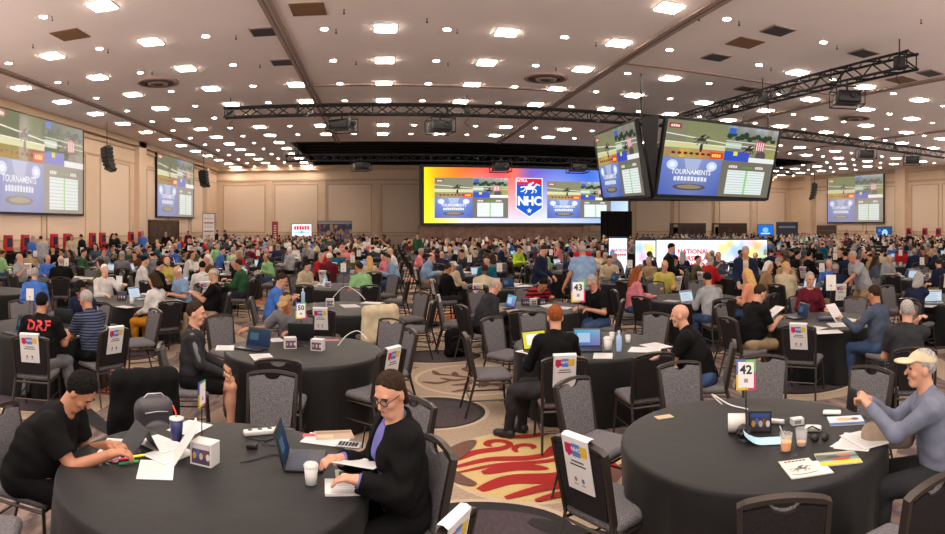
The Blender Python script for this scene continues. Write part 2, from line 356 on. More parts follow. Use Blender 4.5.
def figure(name, sit=True, lean=.12, hpitch=.25, hyaw=0., hands=((-.16,.36,.80),(.16,.36,.80)), feet=None, hz=None, g=1.0, fem=False, hair='short', cap=None,
           sleeve='long', legs='long', coat=False, hood=False, polo=False, glasses=False, beard=False, h=.014, det=True, sidebend=0., mask=False, pelvis_yaw=0., elbow=(.32,-.55,-.75), curl=.5, knees=None, back=False):
    """returns {part: mesh} for a figure facing +y with its hips over the origin; hands are wrist targets (left x<0, right x>0)"""
    hz = hz or (.56 if sit else .93)
    P0 = V3(0, 0, hz); r = V3(1, 0, 0); d = lambda a: V3(sidebend, math.sin(a), math.cos(a))
    p1 = P0 + .20*nrm(d(lean*.7)); p2 = p1 + .19*nrm(d(lean*1.15)); p3 = p2 + .115*nrm(d(lean*1.2)); nb = p3 + .03*nrm(d(lean))
    shw = (.150 if fem else .172)*(.9 + .1*g); sh = [p3 - .035*nrm(d(lean)) + s_*shw*r for s_ in (-1, 1)]
    cy, sy = math.cos(hyaw), math.sin(hyaw)
    fw = nrm(V3(-sy*math.cos(hpitch), cy*math.cos(hpitch), -math.sin(hpitch))); rt = V3(cy, sy, 0); up = nrm(np.cross(rt, fw))
    c = nb + .155*nrm(d(lean*.7 + hpitch*.25)) + .012*fw + .01*up
    Rm = np.stack([rt, fw, up], 1)      # columns: local axes
    fine = [(c, .13, .0075 if det else h)] if det else []
    W = []; E = []
    for i, s_ in enumerate((-1, 1)):
        e, w = ik(sh[i], V3(*hands[i]), .285, .255, V3(s_*elbow[0], elbow[1], elbow[2])); E.append(e); W.append(w)
        if det: fine.append((w + .09*nrm(w - e), .10, .0075))
    pc, ps = math.cos(pelvis_yaw), math.sin(pelvis_yaw); rot = lambda p: V3(p[0]*pc - p[1]*ps, p[0]*ps + p[1]*pc, p[2])
    hip = [P0 + rot(V3(s_*.095*(.85+.15*g), 0, -.01)) for s_ in (-1, 1)]
    if feet is None: feet = ((-.12,.46,.09),(.12,.46,.09)) if sit else ((-.11,.0,.09),(.11,.04,.09))
    feet = [rot(V3(*f)) for f in feet]; K = []; A = []
    for i, s_ in enumerate((-1, 1)):
        k_, a_ = ik(hip[i], feet[i], .43 if sit else .43, .42, rot(V3(s_*.12, 1, .9 if sit else .1))); K.append(k_); A.append(a_)
    allp = np.array([P0, p1, p2, p3, c] + sh + E + W + K + A); lo = allp.min(0) - V3(.26, .26, .13); hi = allp.max(0) + V3(.26, .26, .2); lo[2] = min(lo[2], -.005)
    F = Field(lo, hi, h, fine)
    U = nrm(d(lean))
    torso = [(cone(P0 + V3(0,-.01,.0), P0 + .08*U, .118*g, .112*g, r, 1.32), .05), (cone(p1 - .06*U + V3(0,.012*g,0), p1 + .03*U, .108*g + .01, .108*g, r, 1.25), .06),
             (cone(p1 + .04*U, p2 + .02*U, .112*g, .118*(.9+.1*g), r, 1.3), .06), (cone(sh[0]*.8 + p3*.2, sh[1]*.8 + p3*.2, .055, .055), .05)]
    if g > 1.15: torso.append((ell(p1 + V3(0, .06*g, -.02), (.15*g, .13*g, .15*g)), .05))
    if fem: torso += [(ell(p2 + V3(s_*.07, .085, -.03), (.062, .055, .06)), .03) for s_ in (-1, 1)]
    neck = (cone(p3 - .02*U, c - .05*up - .012*fw, .060*(.5+.5*g), .052), .03)
    ua = [(cone(sh[i], E[i], .050*(.5+.5*g), .040), .025) for i in (0, 1)]; fa = [(cone(E[i], W[i], .044, .029), .012) for i in (0, 1)]
    th = [(cone(hip[i], K[i], .086*(.4+.6*g), .060), .04) for i in (0, 1)]; sn = [(cone(K[i], A[i], .056, .038), .015) for i in (0, 1)]
    calf = [(ell(K[i]*.68 + A[i]*.32 - .015*nrm(fw*V3(1,1,0)+V3(0,1e-3,0)), (.055, .055, .12)), .03) for i in (0, 1)]
    body = F.new()
    for p, k in torso + [neck] + ua + fa + th + sn + calf: F.add(body, p, k)
    # head
    L = lambda x, y, z: c + x*rt + y*fw + z*up
    F.add(body, ell(L(0,-.008,.028), (.074,.094,.090), Rm), .02); F.add(body, ell(L(0,.022,-.035), (.056,.066,.082), Rm), .03)
    F.add(body, cone(L(-.018,.062,-.098), L(.018,.062,-.098), .022, .022), .025)
    for s_ in (-1, 1):
        F.add(body, ell(L(s_*.074,-.008,-.008), (.011,.021,.034), Rm), .008)
    if det:
        for s_ in (-1, 1): F.sub(body, ell(L(s_*.031,.094,.006), (.021,.014,.012), Rm), .012)
        F.add(body, cone(L(-.035,.078,.028), L(.035,.078,.028), .011, .011), .012)
        for s_ in (-1, 1): F.add(body, ell(L(s_*.038,.062,-.03), (.022,.02,.022), Rm), .015)
    F.add(body, cone(L(0,.088,.012), L(0,.108,-.026), .007, .013), .01)
    F.add(body, cone(L(-.016,.084,-.062), L(.016,.084,-.062), .009, .009), .008)
    # hands
    for i, s_ in enumerate((-1, 1)):
        dr = nrm(W[i] - E[i]); hd = nrm(dr + V3(0, 0, -.15) if dr[2] < .5 else dr); sd = nrm(np.cross(hd, V3(0,0,1)) if abs(hd[2]) < .95 else V3(1,0,0)); dn = nrm(np.cross(sd, hd)); 
        if dn[2] > 0: dn = -dn
        th_side = -s_*(1 if float(sd @ r) > 0 else -1) 
        tx = sd*th_side
        F.add(body, cone(W[i], W[i] + .075*hd, .024, .021, sd, 1.55), .015)
        rf = .0092 if det else .013
        for q, (off, ln) in enumerate(((-1.5, .034), (-.5, .042), (.5, .044), (1.5, .038))):
            b0 = W[i] + .078*hd + sd*off*.0205; cu = curl + .06*q
            k1 = b0 + ln*(hd*math.cos(cu) + dn*math.sin(cu)); k2 = k1 + ln*.95*(hd*math.cos(2.1*cu) + dn*math.sin(2.1*cu))
            F.add(body, cone(b0 - .01*hd, k1, rf+.001, rf), .004); F.add(body, cone(k1, k2, rf, rf-.0015), .003)
        t0 = W[i] + .022*hd + tx*.026; t1 = t0 + .036*nrm(hd*.75 + tx*.6 + dn*.25); t2 = t1 + .032*nrm(hd + tx*.1 + dn*.3)
        F.add(body, cone(W[i] + .012*hd + tx*.012, t1, .015, .0115), .008); F.add(body, cone(t1, t2, .0115, .0095), .004)
    if sleeve == 'long' and legs == 'long': pass
    for i in (0, 1):                     # ankle and foot core
        tdir = nrm(rot(V3(0, 1, 0)) if sit or True else V3(0,1,0)); F.add(body, cone(A[i] + V3(0,0,-.03), A[i] + .12*tdir + V3(0,0,-.055), .036, .026), .02)
    out = {'body': (F, body)}
    wr = lambda a: (lambda P: a*(np.sin(P[2]*55 + 3*np.sin(P[0]*19) + P[1]*23) + np.sin(P[2]*31 - P[0]*37)))
    def garment(prims, inf, k=.03, cuts=(), amp=.0022):
        v = F.new()
        for p, kk, cc in prims: F.add(v, p, max(kk, k), inf, cc)
        allP = [F.ax[0][:, None, None], F.ax[1][None, :, None], F.ax[2][None, None, :]]
        if amp:
            near = np.abs(v) < .04
            v = v + np.where(near, wr(amp)(allP), 0).astype(np.float32)
        for c_ in cuts: v = np.maximum(v, c_(allP).astype(np.float32))
        return v
    off = .013 if det else .02
    cut_n = (lambda P: .074 - np.sqrt(sum((P[k]-(nb + .055*U + .035*fw)[k])**2 for k in range(3))))
    tp = [(p, k, ()) for p, k in torso] + ([] if sit else [(cone(P0, P0 + V3(0,0,-.12), .125*g, .128*g, r, 1.3), .04, ())]) + [(cone(p3 - .03*U, p3 + .035*U, .066, .058), .03, ())]
    hemz = plane(P0 + V3(0, 0, -.02 if sit else -.10), V3(0, 0, -1))
    for i in (0, 1):
        if sleeve == 'long':
            tp += [(ua[i][0], .03, ()), (fa[i][0], .02, (plane(W[i] - .0*nrm(W[i]-E[i]), nrm(W[i]-E[i])),))]
        elif sleeve == 'short':
            q = sh[i] + .72*(E[i]-sh[i]); dd = nrm(E[i]-sh[i]); tp.append((cone(sh[i], q + .05*dd, .062*(.5+.5*g), .06), .03, (plane(q, dd),)))
        elif sleeve == 'none': pass
    out['shirt'] = (F, garment(tp, off, cuts=(cut_n, hemz)))
    if hood:
        v = F.new(); F.add(v, cone(nb + V3(-.07,-.055,.0), nb + V3(.07,-.055,.0), .045, .045), .02); F.add(v, cone(nb + V3(-.085,.0,.01), nb + V3(0,-.085,-.04), .035, .045), .03); F.add(v, cone(nb + V3(.085,.0,.01), nb + V3(0,-.085,-.04), .035, .045), .03); out['hood'] = (F, v)
    if polo:
        v = F.new()
        for s_ in (-1, 1): F.add(v, cone(nb + V3(s_*.03,.075,-.035), nb + V3(s_*.07,-.01,.018), .014, .016), .01); F.add(v, cone(nb + V3(s_*.07,-.01,.018), nb + V3(0,-.055,.03), .016, .016), .01)
        out['collar'] = (F, v)
    if coat:
        cp = [(p, k, ()) for p, k in torso] + [(cone(p3 - .03*U, p3 + .035*U, .07, .06), .03, ())]
        for i in (0, 1): cp += [(ua[i][0], .03, ()), (fa[i][0], .02, (plane(W[i] - .01*nrm(W[i]-E[i]), nrm(W[i]-E[i])),))]
        slot = lambda P: np.minimum(.055 + .0*P[2] - np.abs(P[0] + 0*P[1] + 0*P[2]), (P[1] + 0*P[0] + 0*P[2]) - (p1[1] + (P[2]-p1[2])*math.tan(lean)))
        cut_c = (lambda P: .085 - np.sqrt(sum((P[k]-(nb + .06*U + .03*fw)[k])**2 for k in range(3))))
        out['jacket'] = (F, garment(cp, off + .016, cuts=(slot, cut_c, plane(P0 + V3(0,0,-.03 if sit else -.16), V3(0,0,-1))), amp=.004))
    lp = [(torso[0][0], .04, (plane(P0 + .10*U, U),))]
    for i in (0, 1):
        if legs == 'shorts':
            q = hip[i] + .82*(K[i]-hip[i]); dd = nrm(K[i]-hip[i]); lp.append((cone(hip[i], K[i], .092*(.4+.6*g), .078), .04, (plane(q, dd),)))
        else: lp += [(th[i][0], .04, ()), (sn[i][0], .02, (plane(A[i] + V3(0,0,-.02), V3(0,0,-1)),)), (calf[i][0], .02, (plane(A[i] + V3(0,0,-.02), V3(0,0,-1)),))]
    out['trousers'] = (F, garment(lp, off if legs != 'shorts' else .012))
    fz = min(A[0][2], A[1][2]) - .085
    for i in (0, 1):
        v = F.new(); td = rot(V3(0, 1, 0)); F.add(v, cone(A[i] + V3(0,0,-.035) - .025*td, A[i] + .15*td + V3(0,0,-.052), .046, .036, rot(V3(1,0,0)), 1.1), .02)
        F.add(v, cone(A[i] + V3(0,0,.0), A[i] + V3(0,0,-.04), .044, .046), .02)
        allP = [F.ax[0][:, None, None], F.ax[1][None, :, None], F.ax[2][None, None, :]]
        v = np.maximum(v, (max(fz, .002) - allP[2])); out['shoe%d' % i] = (F, v)
    # hair
    if hair != 'none':
        v = F.new(); ins = .0
        F.add(v, ell(L(0,-.015,.038), (.0785,.0985,.096), Rm), 0)
        if hair == 'ring':
            v = F.new(); F.add(v, ell(L(0,-.014,.022), (.0795,.096,.085), Rm), 0); v = np.maximum(v, plane(L(0,0,.062), up)(allP)); v = np.maximum(v, -plane(L(0,.005,.0), nrm(-.9*fw+.40*up))(allP))
        else:
            v = np.maximum(v, -plane(L(0,0,0) + .010*(.64*up - .77*fw), .64*up - .77*fw)(allP) + .004*np.sin(allP[0]*90 + allP[1]*40))
        if hair in ('long', 'bob'):
            zz = -.13 if hair == 'bob' else -.26
            w = F.new()
            for s_ in (-1, 1): F.add(w, cone(L(s_*.062,-.02,.05), L(s_*.075,-.04,zz*.8), .03, .032), .02)
            F.add(w, cone(L(0,-.075,.05), L(0,-.095,zz), .045, .055, rt, 1.45), .03)
            v = np.minimum(v, w)
        if hair == 'tail': F.add(v, cone(L(0,-.09,.03), L(0,-.105,-.12), .034, .024), .02)
        if hair == 'bun': F.add(v, ell(L(0,-.12,.06), (.04,.04,.04)), .01)
        amp = .0035 * (1 if det else 0)
        if hair == 'curly': amp = .007; v = v - .006
        if amp: v = v + np.where(np.abs(v) < .03, amp*np.sin(allP[0]*210 + 6*np.sin(allP[2]*60))*np.sin(allP[2]*170 + allP[1]*150), 0).astype(np.float32)
        out['hair'] = (F, v)
    if beard and 0:
        v = F.new(); F.add(v, ell(L(0,.028,-.062), (.058,.066,.062), Rm), .01, 0, (plane(L(0,0,-.045), up), -1 and plane(L(0,.0,0), -fw))); out['beard'] = (F, v)
    if cap:
        v = F.new(); F.add(v, ell(L(0,-.008,.036), (.084,.104,.094), Rm), 0, 0, (plane(L(0,0,.052), -up + .12*fw),))
        F.add(v, ell(L(0,.115,.058), (.075,.075,.014), Rm), .012, 0, ()); out['cap'] = (F, v)
    meshes = {}
    for k, (FF, vv) in out.items(): meshes[k] = (FF, vv)
    extra = {'c': c, 'rt': rt, 'fw': fw, 'up': up, 'W': W, 'E': E, 'Rm': Rm, 'nb': nb, 'p2': p2, 'p1': p1, 'L': L, 'h': h, 'sh': sh}
    return meshes, extra
def face_bits(ex, glasses=False, hairc='brown', mask=False):
    """eyes, brows and mouth (and glasses) as small meshes"""
    L = ex['L']; out = []
    for s_ in (-1, 1):
        mb = MB(); mb.push(Matrix.Translation(Vector(L(s_*.031,.079,.008).tolist()))); mb.lathe([(.0005,-.008),(.008,-.005),(.0105,0),(.008,.005),(.0005,.008)], 8); mb.pop(); out.append(('eye', mb.mesh('eye', M_EYE)))
        mb = MB(); mb.tube([tuple(L(s_*.014,.0945,.024)), tuple(L(s_*.03,.0945,.029)), tuple(L(s_*.048,.080,.022))], .0035, 5); out.append(('eyebrow', mb.mesh('eyebrow', hairm(hairc if hairc != 'none' else 'grey'))))
    mb = MB(); mb.tube([tuple(L(-.024,.083,-.062)), tuple(L(0,.0945,-.060)), tuple(L(.024,.083,-.062))], .0045, 5); out.append(('lips', mb.mesh('lips', M_LIP)))
    if glasses:
        mb = MB()
        for s_ in (-1, 1):
            pts = [tuple(L(s_*.033 + .026*math.cos(a), .102, .006 + .019*math.sin(a))) for a in [2*PI*k/12 for k in range(13)]]; mb.tube(pts, .0028, 5)
            mb.tube([tuple(L(s_*.058,.100,.008)), tuple(L(s_*.079,.0,.006))], .0026, 4)
        mb.tube([tuple(L(-.008,.104,.008)), tuple(L(.008,.104,.008))], .0026, 4)
        out.append(('glasses', mb.mesh('glasses', M_BLACK)))
    return out
PARTN = {'shirt': 'shirt', 'jacket': 'jacket', 'trousers': 'trousers', 'shoe0': 'shoe', 'shoe1': 'shoe', 'hair': 'hair', 'cap': 'cap', 'hood': 'hood', 'collar': 'collar', 'beard': 'beard'}
PEOPLE = []     # (x, y) of everyone placed, to keep the rows behind free of overlaps
def person(x, y, face, label, sk='fair', hc='brown', top='black', bot='charcoal', capc=None, jack=None, group=None, z=0, scale=1.0, shoe='black', hoodc=None, collc=None, cat='person', **kw):
    """face = (dx, dy) direction the body faces"""
    near = math.hypot(x, y) < 8.6
    kw.setdefault('h', .0125 if near else .016); kw.setdefault('det', math.hypot(x, y) < 12)
    if capc: kw['cap'] = True
    if jack: kw['coat'] = True
    ms, ex = figure('p', **kw)
    root = mk('person', build_mesh('person_body', *ms['body'], skin(sk)))
    root.location = (x, y, z); root.rotation_euler = (0, 0, math.atan2(-face[0], face[1])); root.scale = (scale,)*3
    tag(root, label, cat, group)
    mm = {'shirt': cloth(top), 'trousers': cloth(bot), 'shoe0': mat('shoe_' + shoe, COLS[shoe], .5), 'shoe1': mat('shoe_' + shoe, COLS[shoe], .5), 'hair': hairm(hc), 'beard': hairm(hc), 'cap': cloth(capc) if capc else None, 'jacket': cloth(jack) if jack else None,
          'hood': cloth(hoodc or top), 'collar': cloth(collc or top)}
    for k, (F, v) in ms.items():
        if k != 'body': mk(PARTN[k], build_mesh(k, F, v, mm[k]), root)
    if kw['det']:
        for nm, me in face_bits(ex, kw.get('glasses', False), hc): mk(nm, me, root)
    PEOPLE.append((x, y)); ex['root'] = root
    return root, ex
def far_figure(name, slots, **kw):
    """one mesh: 0 skin, 1 top, 2 trousers, 3 hair, 4 shoes, 5 cap"""
    kw['det'] = False; kw.setdefault('h', .024)
    ms, ex = figure('p', **kw); order = {'body': 0, 'shirt': 1, 'jacket': 1, 'hood': 1, 'collar': 1, 'trousers': 2, 'hair': 3, 'beard': 3, 'shoe0': 4, 'shoe1': 4, 'cap': 5}
    vs, qs, mi = [], [], []; b = 0
    for k, (F, v) in ms.items():
        co, q = F.net(v); vs.append(co); qs.append(q + b); mi.append(np.full(len(q), order[k])); b += len(co)
    co = np.concatenate(vs); q = np.concatenate(qs); mi = np.concatenate(mi)
    me = mesh_np(name, co, q, mi, slots); me['np'] = 0
    return me, (co, q, mi)
def mesh_np(name, co, q, mi, mats, smooth=True):
    me = bpy.data.meshes.new(name); n = len(q); w = q.shape[1]
    me.vertices.add(len(co)); me.vertices.foreach_set('co', co.astype(np.float32).ravel())
    me.loops.add(n*w); me.loops.foreach_set('vertex_index', q.astype(np.int32).ravel())
    me.polygons.add(n); me.polygons.foreach_set('loop_start', np.arange(0, n*w, w, dtype=np.int32)); me.polygons.foreach_set('loop_total', np.full(n, w, dtype=np.int32))
    for m in mats: me.materials.append(m)
    me.polygons.foreach_set('material_index', mi.astype(np.int32)); me.polygons.foreach_set('use_smooth', np.full(n, smooth)); me.update(); me.validate()
    return me
# ------------------------------------------------------------ room shell
CE = 7.41; XL, XR, YB = -15.0, 43.5, 54.7; YF = -3.0
M_CEIL = mat('ceiling_plaster', (236, 222, 216), .9, noise=(.35, .02)); M_WALL = mat('beige_wall', (206, 182, 158), .8, noise=(1.2, .03)); M_TRIMW = mat('wall_moulding', (180, 154, 128), .7)
M_PANEL = mat('wall_panel_fabric', (212, 190, 170), .9, noise=(30, .04)); M_DOOR = mat('dark_wood_door', (66, 42, 30), .5, noise=(8, .2)); M_VOID = mat('black_stage_ceiling', (9, 9, 10), .9)
M_VENT = mat('dark_vent', (58, 52, 54), .7); M_BRN = mat('brown_access_panel', (128, 96, 72), .8); M_RING = mat('diffuser_ring', (150, 128, 118), .7)
# carpet: sand field with mauve streaks; inlaid discs, rings and scrolls lie a millimetre up in the same mesh
def carpet_mat(name, a, b, sx, sy, lo, hi, c3=None):
    m = bpy.data.materials.new(name); m.use_nodes = True; nt = m.node_tree; bs = nt.nodes['Principled BSDF']; bs.inputs['Roughness'].default_value = .95
    tc = nt.nodes.new('ShaderNodeTexCoord'); mp = nt.nodes.new('ShaderNodeMapping'); mp.inputs['Scale'].default_value = (sx, sy, 1); mp.inputs['Rotation'].default_value = (0, 0, .35)
    n = nt.nodes.new('ShaderNodeTexNoise'); n.inputs['Scale'].default_value = 1; n.inputs['Detail'].default_value = 4; n.inputs['Roughness'].default_value = .65
    r = nt.nodes.new('ShaderNodeValToRGB'); r.color_ramp.elements[0].position = lo; r.color_ramp.elements[1].position = hi
    r.color_ramp.elements[0].color = (*lin(a), 1); r.color_ramp.elements[1].color = (*lin(b), 1)
    nt.links.new(tc.outputs['Object'], mp.inputs['Vector']); nt.links.new(mp.outputs['Vector'], n.inputs['Vector']); nt.links.new(n.outputs['Fac'], r.inputs['Fac'])
    nt.links.new(r.outputs['Color'], bs.inputs['Base Color']); return m
CM = [carpet_mat('carpet_streaks', (74, 62, 63), (132, 114, 104), 7, 1.6, .42, .6), carpet_mat('carpet_sand', (142, 124, 106), (158, 138, 118), 30, 30, .4, .6), carpet_mat('carpet_purple', (50, 41, 46), (66, 54, 58), 40, 12, .35, .65),
      carpet_mat('carpet_black', (22, 18, 20), (32, 27, 29), 30, 30, .4, .6), carpet_mat('carpet_gold', (172, 148, 96), (188, 164, 112), 60, 60, .4, .6), carpet_mat('carpet_red', (130, 12, 12), (150, 20, 18), 60, 60, .4, .6),
      carpet_mat('carpet_cream', (170, 152, 128), (184, 166, 142), 60, 60, .4, .6), carpet_mat('carpet_brown', (84, 56, 46), (98, 68, 56), 60, 60, .4, .6), carpet_mat('carpet_rust', (170, 78, 48), (190, 96, 60), 60, 60, .4, .6)]
fl = MB(); fl.add([(XL-1, YF, 0), (XR+1, YF, 0), (XR+1, YB+1, 0), (XL-1, YB+1, 0)], [(0,1,2,3)], 0)
def disc(x, y, rx, ry, mi, z, n=40, rot=0):
    ca, sa = math.cos(rot), math.sin(rot)
    fl.add([(x+rx*math.cos(t)*ca-ry*math.sin(t)*sa, y+rx*math.cos(t)*sa+ry*math.sin(t)*ca, z) for t in [2*PI*k/n for k in range(n)]], [tuple(range(n))], mi)
def swirl(x, y, pts, w, mi, z):
    """tapering scroll along a curved line of control points"""
    P = [Vector((a, b)) for a, b in pts]; Q = []
    for i in range(len(P)-1):
        p0, p1_, p2_, p3_ = P[max(i-1,0)], P[i], P[i+1], P[min(i+2, len(P)-1)]
        for k in range(6):
            t = k/6; Q.append(.5*((2*p1_) + (-p0+p2_)*t + (2*p0-5*p1_+4*p2_-p3_)*t*t + (-p0+3*p1_-3*p2_+p3_)*t**3))
    Q.append(P[-1]); n = len(Q); Lp, Rp = [], []
    for i, q in enumerate(Q):
        d = (Q[min(i+1, n-1)] - Q[max(i-1, 0)]).normalized(); nn = Vector((-d.y, d.x)); ww = w*math.sin(PI*min(1, .08 + .9*i/(n-1)))**.7
        Lp.append((x+q.x+nn.x*ww, y+q.y+nn.y*ww, z)); Rp.append((x+q.x-nn.x*ww, y+q.y-nn.y*ww, z))
    vs = Lp + Rp; fl.add(vs, [(i, i+1, n+i+1, n+i) for i in range(n-1)], mi)
def red_disc(x, y, R, rust=False):
    a = 8 if rust else 5
    disc(x, y, R+.28, R+.28, 1, .002); disc(x, y, R+.045, R+.045, 6, .003); disc(x, y, R, R, 4, .004)
    k = R/.82; zz_ = .0048
    def curl(cx, cy, r, a0, turn, n=7): return [(cx + r*(1-.75*i/n)*math.cos(a0+turn*i/n), cy + r*(1-.75*i/n)*math.sin(a0+turn*i/n)) for i in range(n+1)]
    for pts, w, mi in [([(-.72,.16),(-.5,.34),(-.22,.4),(-.1,.52)],.06,a), (curl(-.28,.5,.17,-.6,4.6),.05,a), ([(-.76,-.0),(-.4,.14),(.0,.1),(.35,.22),(.6,.5)],.06,a), (curl(.02,.34,.15,-2.6,-4.4),.045,a), ([(-.74,-.12),(-.35,.0),(.1,-.02),(.5,.08),(.74,.3)],.04,a),
                       ([(-.6,-.5),(-.3,-.34),(.1,-.40),(.45,-.26),(.78,-.1)],.11,a), ([(-.52,-.16),(-.2,-.08),(.08,-.2)],.085,a), (curl(.38,.55,.2,2.6,-4.8),.055,a), ([(.12,.1),(.34,.34),(.62,.36)],.05,a), ([(.15,-.02),(.4,.0),(.7,.12)],.045,a),
                       ([(-.42,-.68),(.0,-.56),(.4,-.62),(.6,-.52)],.07,a), (curl(.5,-.28,.2,-1.8,4.2),.06,a), ([(-.80,.14),(-.66,.4),(-.46,.66)],.11,7), ([(-.62,-.40),(-.74,-.25),(-.8,-.03)],.07,7), ([(.2,-.74),(.5,-.62),(.74,-.32)],.07,7), ([(-.2,.72),(.1,.66),(.4,.72)],.05,a), ([(-.2,-.79),(.05,-.73),(.25,-.79)],.05,a)]:
        zz_ += .0005; swirl(x, y, [(p[0]*k, p[1]*k) for p in pts], w*k, mi, zz_)
def medallion(x, y, R):
    disc(x, y, R+.22, R+.22, 1, .002); disc(x, y, R, R, 6, .004); disc(x, y, R-.05, R-.05, 1, .0045)
    for q in range(7):
        a = 2*PI*q/7 + .4
        for rr, w in ((.30, .055), (.62, .05)):
            b = a + (.25 if rr > .5 else 0); ca, sa = math.cos(b), math.sin(b)
            swirl(x, y, [(ca*(rr-.2)*R - sa*t_*.1, sa*(rr-.2)*R + ca*t_*.1) if t_ == 0 else (ca*(rr+t_*.26-.2+.1)*R - sa*.09*math.sin(t_*3)*R, sa*(rr+t_*.26-.2+.1)*R + ca*.09*math.sin(t_*3)*R) for t_ in (0, .5, 1.0, 1.4)], w*R*1.2, 7, .006)
def purple(x, y, rx, ry):
    disc(x, y, rx+.3, ry+.3, 1, .0015); disc(x, y, rx+.05, ry+.05, 6, .0025); disc(x, y, rx, ry, 3, .003); disc(x+.04, y-.05, rx-.1, ry-.1, 2, .0045)
def band(pts, w, mi, z):
    swirl(0, 0, pts, w, mi, z)
for (u0, v0) in ((0, 0), (0, 9.25), (0, 18.5), (0, 27.7), (4.9, 2.4), (4.9, 11.6), (4.9, 20.9), (-4.9, 2.4), (-4.9, 11.6), (-4.9, 20.9), (9.8, 0), (9.8, 9.25), (9.8, 18.5), (-9.8, 0), (-9.8, 9.25), (14.7, 11.6), (14.7, 2.4), (19.6, 18.5), (14.7, 20.9), (24.5, 20.9)):
    red_disc(1.42+u0, 5.48+v0, .82, v0 > 5); purple(.62+u0, 7.15+v0, .62, .60); medallion(1.34+u0, 8.6+v0, .86); purple(.95+u0, 10.15+v0, .74, .5)
    medallion(1.15+u0, 11.75+v0, .72); purple(1.0+u0, 13.3+v0, .8, .5); purple(.62+u0, 4.18+v0, .78, .62)
    band([(-.9+u0,2.6+v0),(-1.3+u0,4.4+v0),(-.3+u0,6.0+v0),(-1.2+u0,8.0+v0),(-2.0+u0,9.6+v0),(-1.0+u0,11.2+v0)], .26, 1, .0006)
    band([(2.6+u0,3.2+v0),(3.3+u0,5.0+v0),(2.8+u0,7.4+v0),(3.6+u0,9.2+v0),(2.9+u0,11.4+v0)], .3, 1, .0008)
    band([(1.1+u0,4.4+v0),(1.6+u0,3.9+v0),(2.3+u0,3.3+v0)], .12, 3, .007)
    band([(-2.6+u0,7.8+v0),(-1.9+u0,8.9+v0),(-2.5+u0,10.4+v0)], .16, 3, .0012); band([(-3.1+u0,4.6+v0),(-2.4+u0,6.0+v0),(-3.0+u0,7.4+v0)], .2, 1, .0010)
    purple(3.9+u0, 4.6+v0, .6, .55)
struct('floor', fl, CM)
# ceiling with its black stage bay
c = MB(); BX0, BX1, BY0, BY1 = -5.7, 33.8, 38.4, 53.6
for x0, y0, x1, y1 in ((XL-1, YF, XR+1, BY0), (XL-1, BY0, BX0, BY1), (BX1, BY0, XR+1, BY1), (XL-1, BY1, XR+1, YB+1)): c.box(x0, y0, CE, x1, y1, CE+.3)
struct('ceiling', c, M_CEIL)
c = MB(); c.box(BX0, BY0, CE+.5, BX1, BY1, CE+.6)
for a in ((BX0-.05,BY0,BX0,BY1),(BX1,BY0,BX1+.05,BY1),(BX0,BY0-.05,BX1,BY0),(BX0,BY1,BX1,BY1+.05)): c.box(a[0],a[1],CE+.001,a[2],a[3],CE+.6)
for k in range(10): c.box(BX0+.1, BY0+.8+1.5*k, CE+.1, BX1-.1, BY0+.86+1.5*k, CE+.16)
struct('ceiling_bay', c, M_VOID)
for i, x in enumerate((-12.0, -2.65, 7.5, 17.3, 27.1)):      # tracks for the folding partitions
    c = MB(); c.box(x-.16, 8, CE-.06, x-.05, BY0 if x > BX0 else YB, CE+.01); c.box(x+.05, 8, CE-.06, x+.16, BY0 if x > BX0 else YB, CE+.01); struct('trim_%d' % (i+1), c, M_RING)
c = MB(); c.box(-2.65, 22.6, CE-.05, 7.5, 22.8, CE+.01); c.box(7.5, 18.0, CE-.04, 17, 18.15, CE+.01); struct('trim_6', c, M_RING)
# walls
w = MB(); YF2 = YF; YF = 13.0; w.box(XL-.3, YF, 0, XL, YB, CE)
w.box(XL, YF, CE-.35, XL+.35, YB, CE, 1); w.box(XL, YF, CE-.62, XL+.12, YB, CE-.5, 1); w.box(XL, YF, 1.1, XL+.05, YB, 1.2, 1); w.box(XL, YF, 5.05+.9, XL+.06, YB, 5.1+.95, 1)
w.box(XL, 35.2, 0, XL+.35, 36.4, CE); w.box(XL, 50.6, 0, XL+.3, 51.4, CE)
def frame_x(mb, x, y0, y1, z0, z1, s_=1, mi=1, t=.09):
    for a in ((y0, z0, y1, z0+t), (y0, z1-t, y1, z1), (y0, z0, y0+t, z1), (y1-t, z0, y1, z1)): mb.box(min(x, x+s_*.05), a[0], a[1], max(x, x+s_*.05), a[2], a[3], mi)
    mb.box(min(x, x+s_*.012), y0+t, z0+t, max(x, x+s_*.012), y1-t, z1-t, 2)
for y0, y1 in ((13.5, 19), (20.3, 24.2), (24.6, 28.6), (30.3, 34.4), (37.2, 41.0), (41.4, 46.2), (46.8, 50.2)): frame_x(w, XL, y0, y1, 1.45, 5.85)
struct('wall_left', w, [M_WALL, M_TRIMW, M_PANEL])
w = MB(); w.box(XL-.3, YB, 0, XR+.3, YB+.3, CE)
w.box(XL, YB-.35, CE-.35, XR, YB, CE, 1); w.box(XL, YB-.07, 6.1, XR, YB, 6.28, 1); w.box(XL, YB-.05, 1.1, XR, YB, 1.2, 1)
for k in range(12):
    x0 = -14.4 + 4.84*k
    for a in ((x0, 1.4, x0+4.0, 1.5), (x0, 5.72, x0+4.0, 5.82), (x0, 1.4, x0+.09, 5.8), (x0+3.91, 1.4, x0+4.0, 5.8)): w.box(a[0], YB-.05, a[1], a[2], YB, a[3], 1)
    w.box(x0+.09, YB-.012, 1.5, x0+3.9, YB, 5.72, 2)
    w.box(x0+4.18, YB-.12, 0, x0+4.66, YB, 6.1, 0)
struct('wall_back', w, [M_WALL, M_TRIMW, M_PANEL])
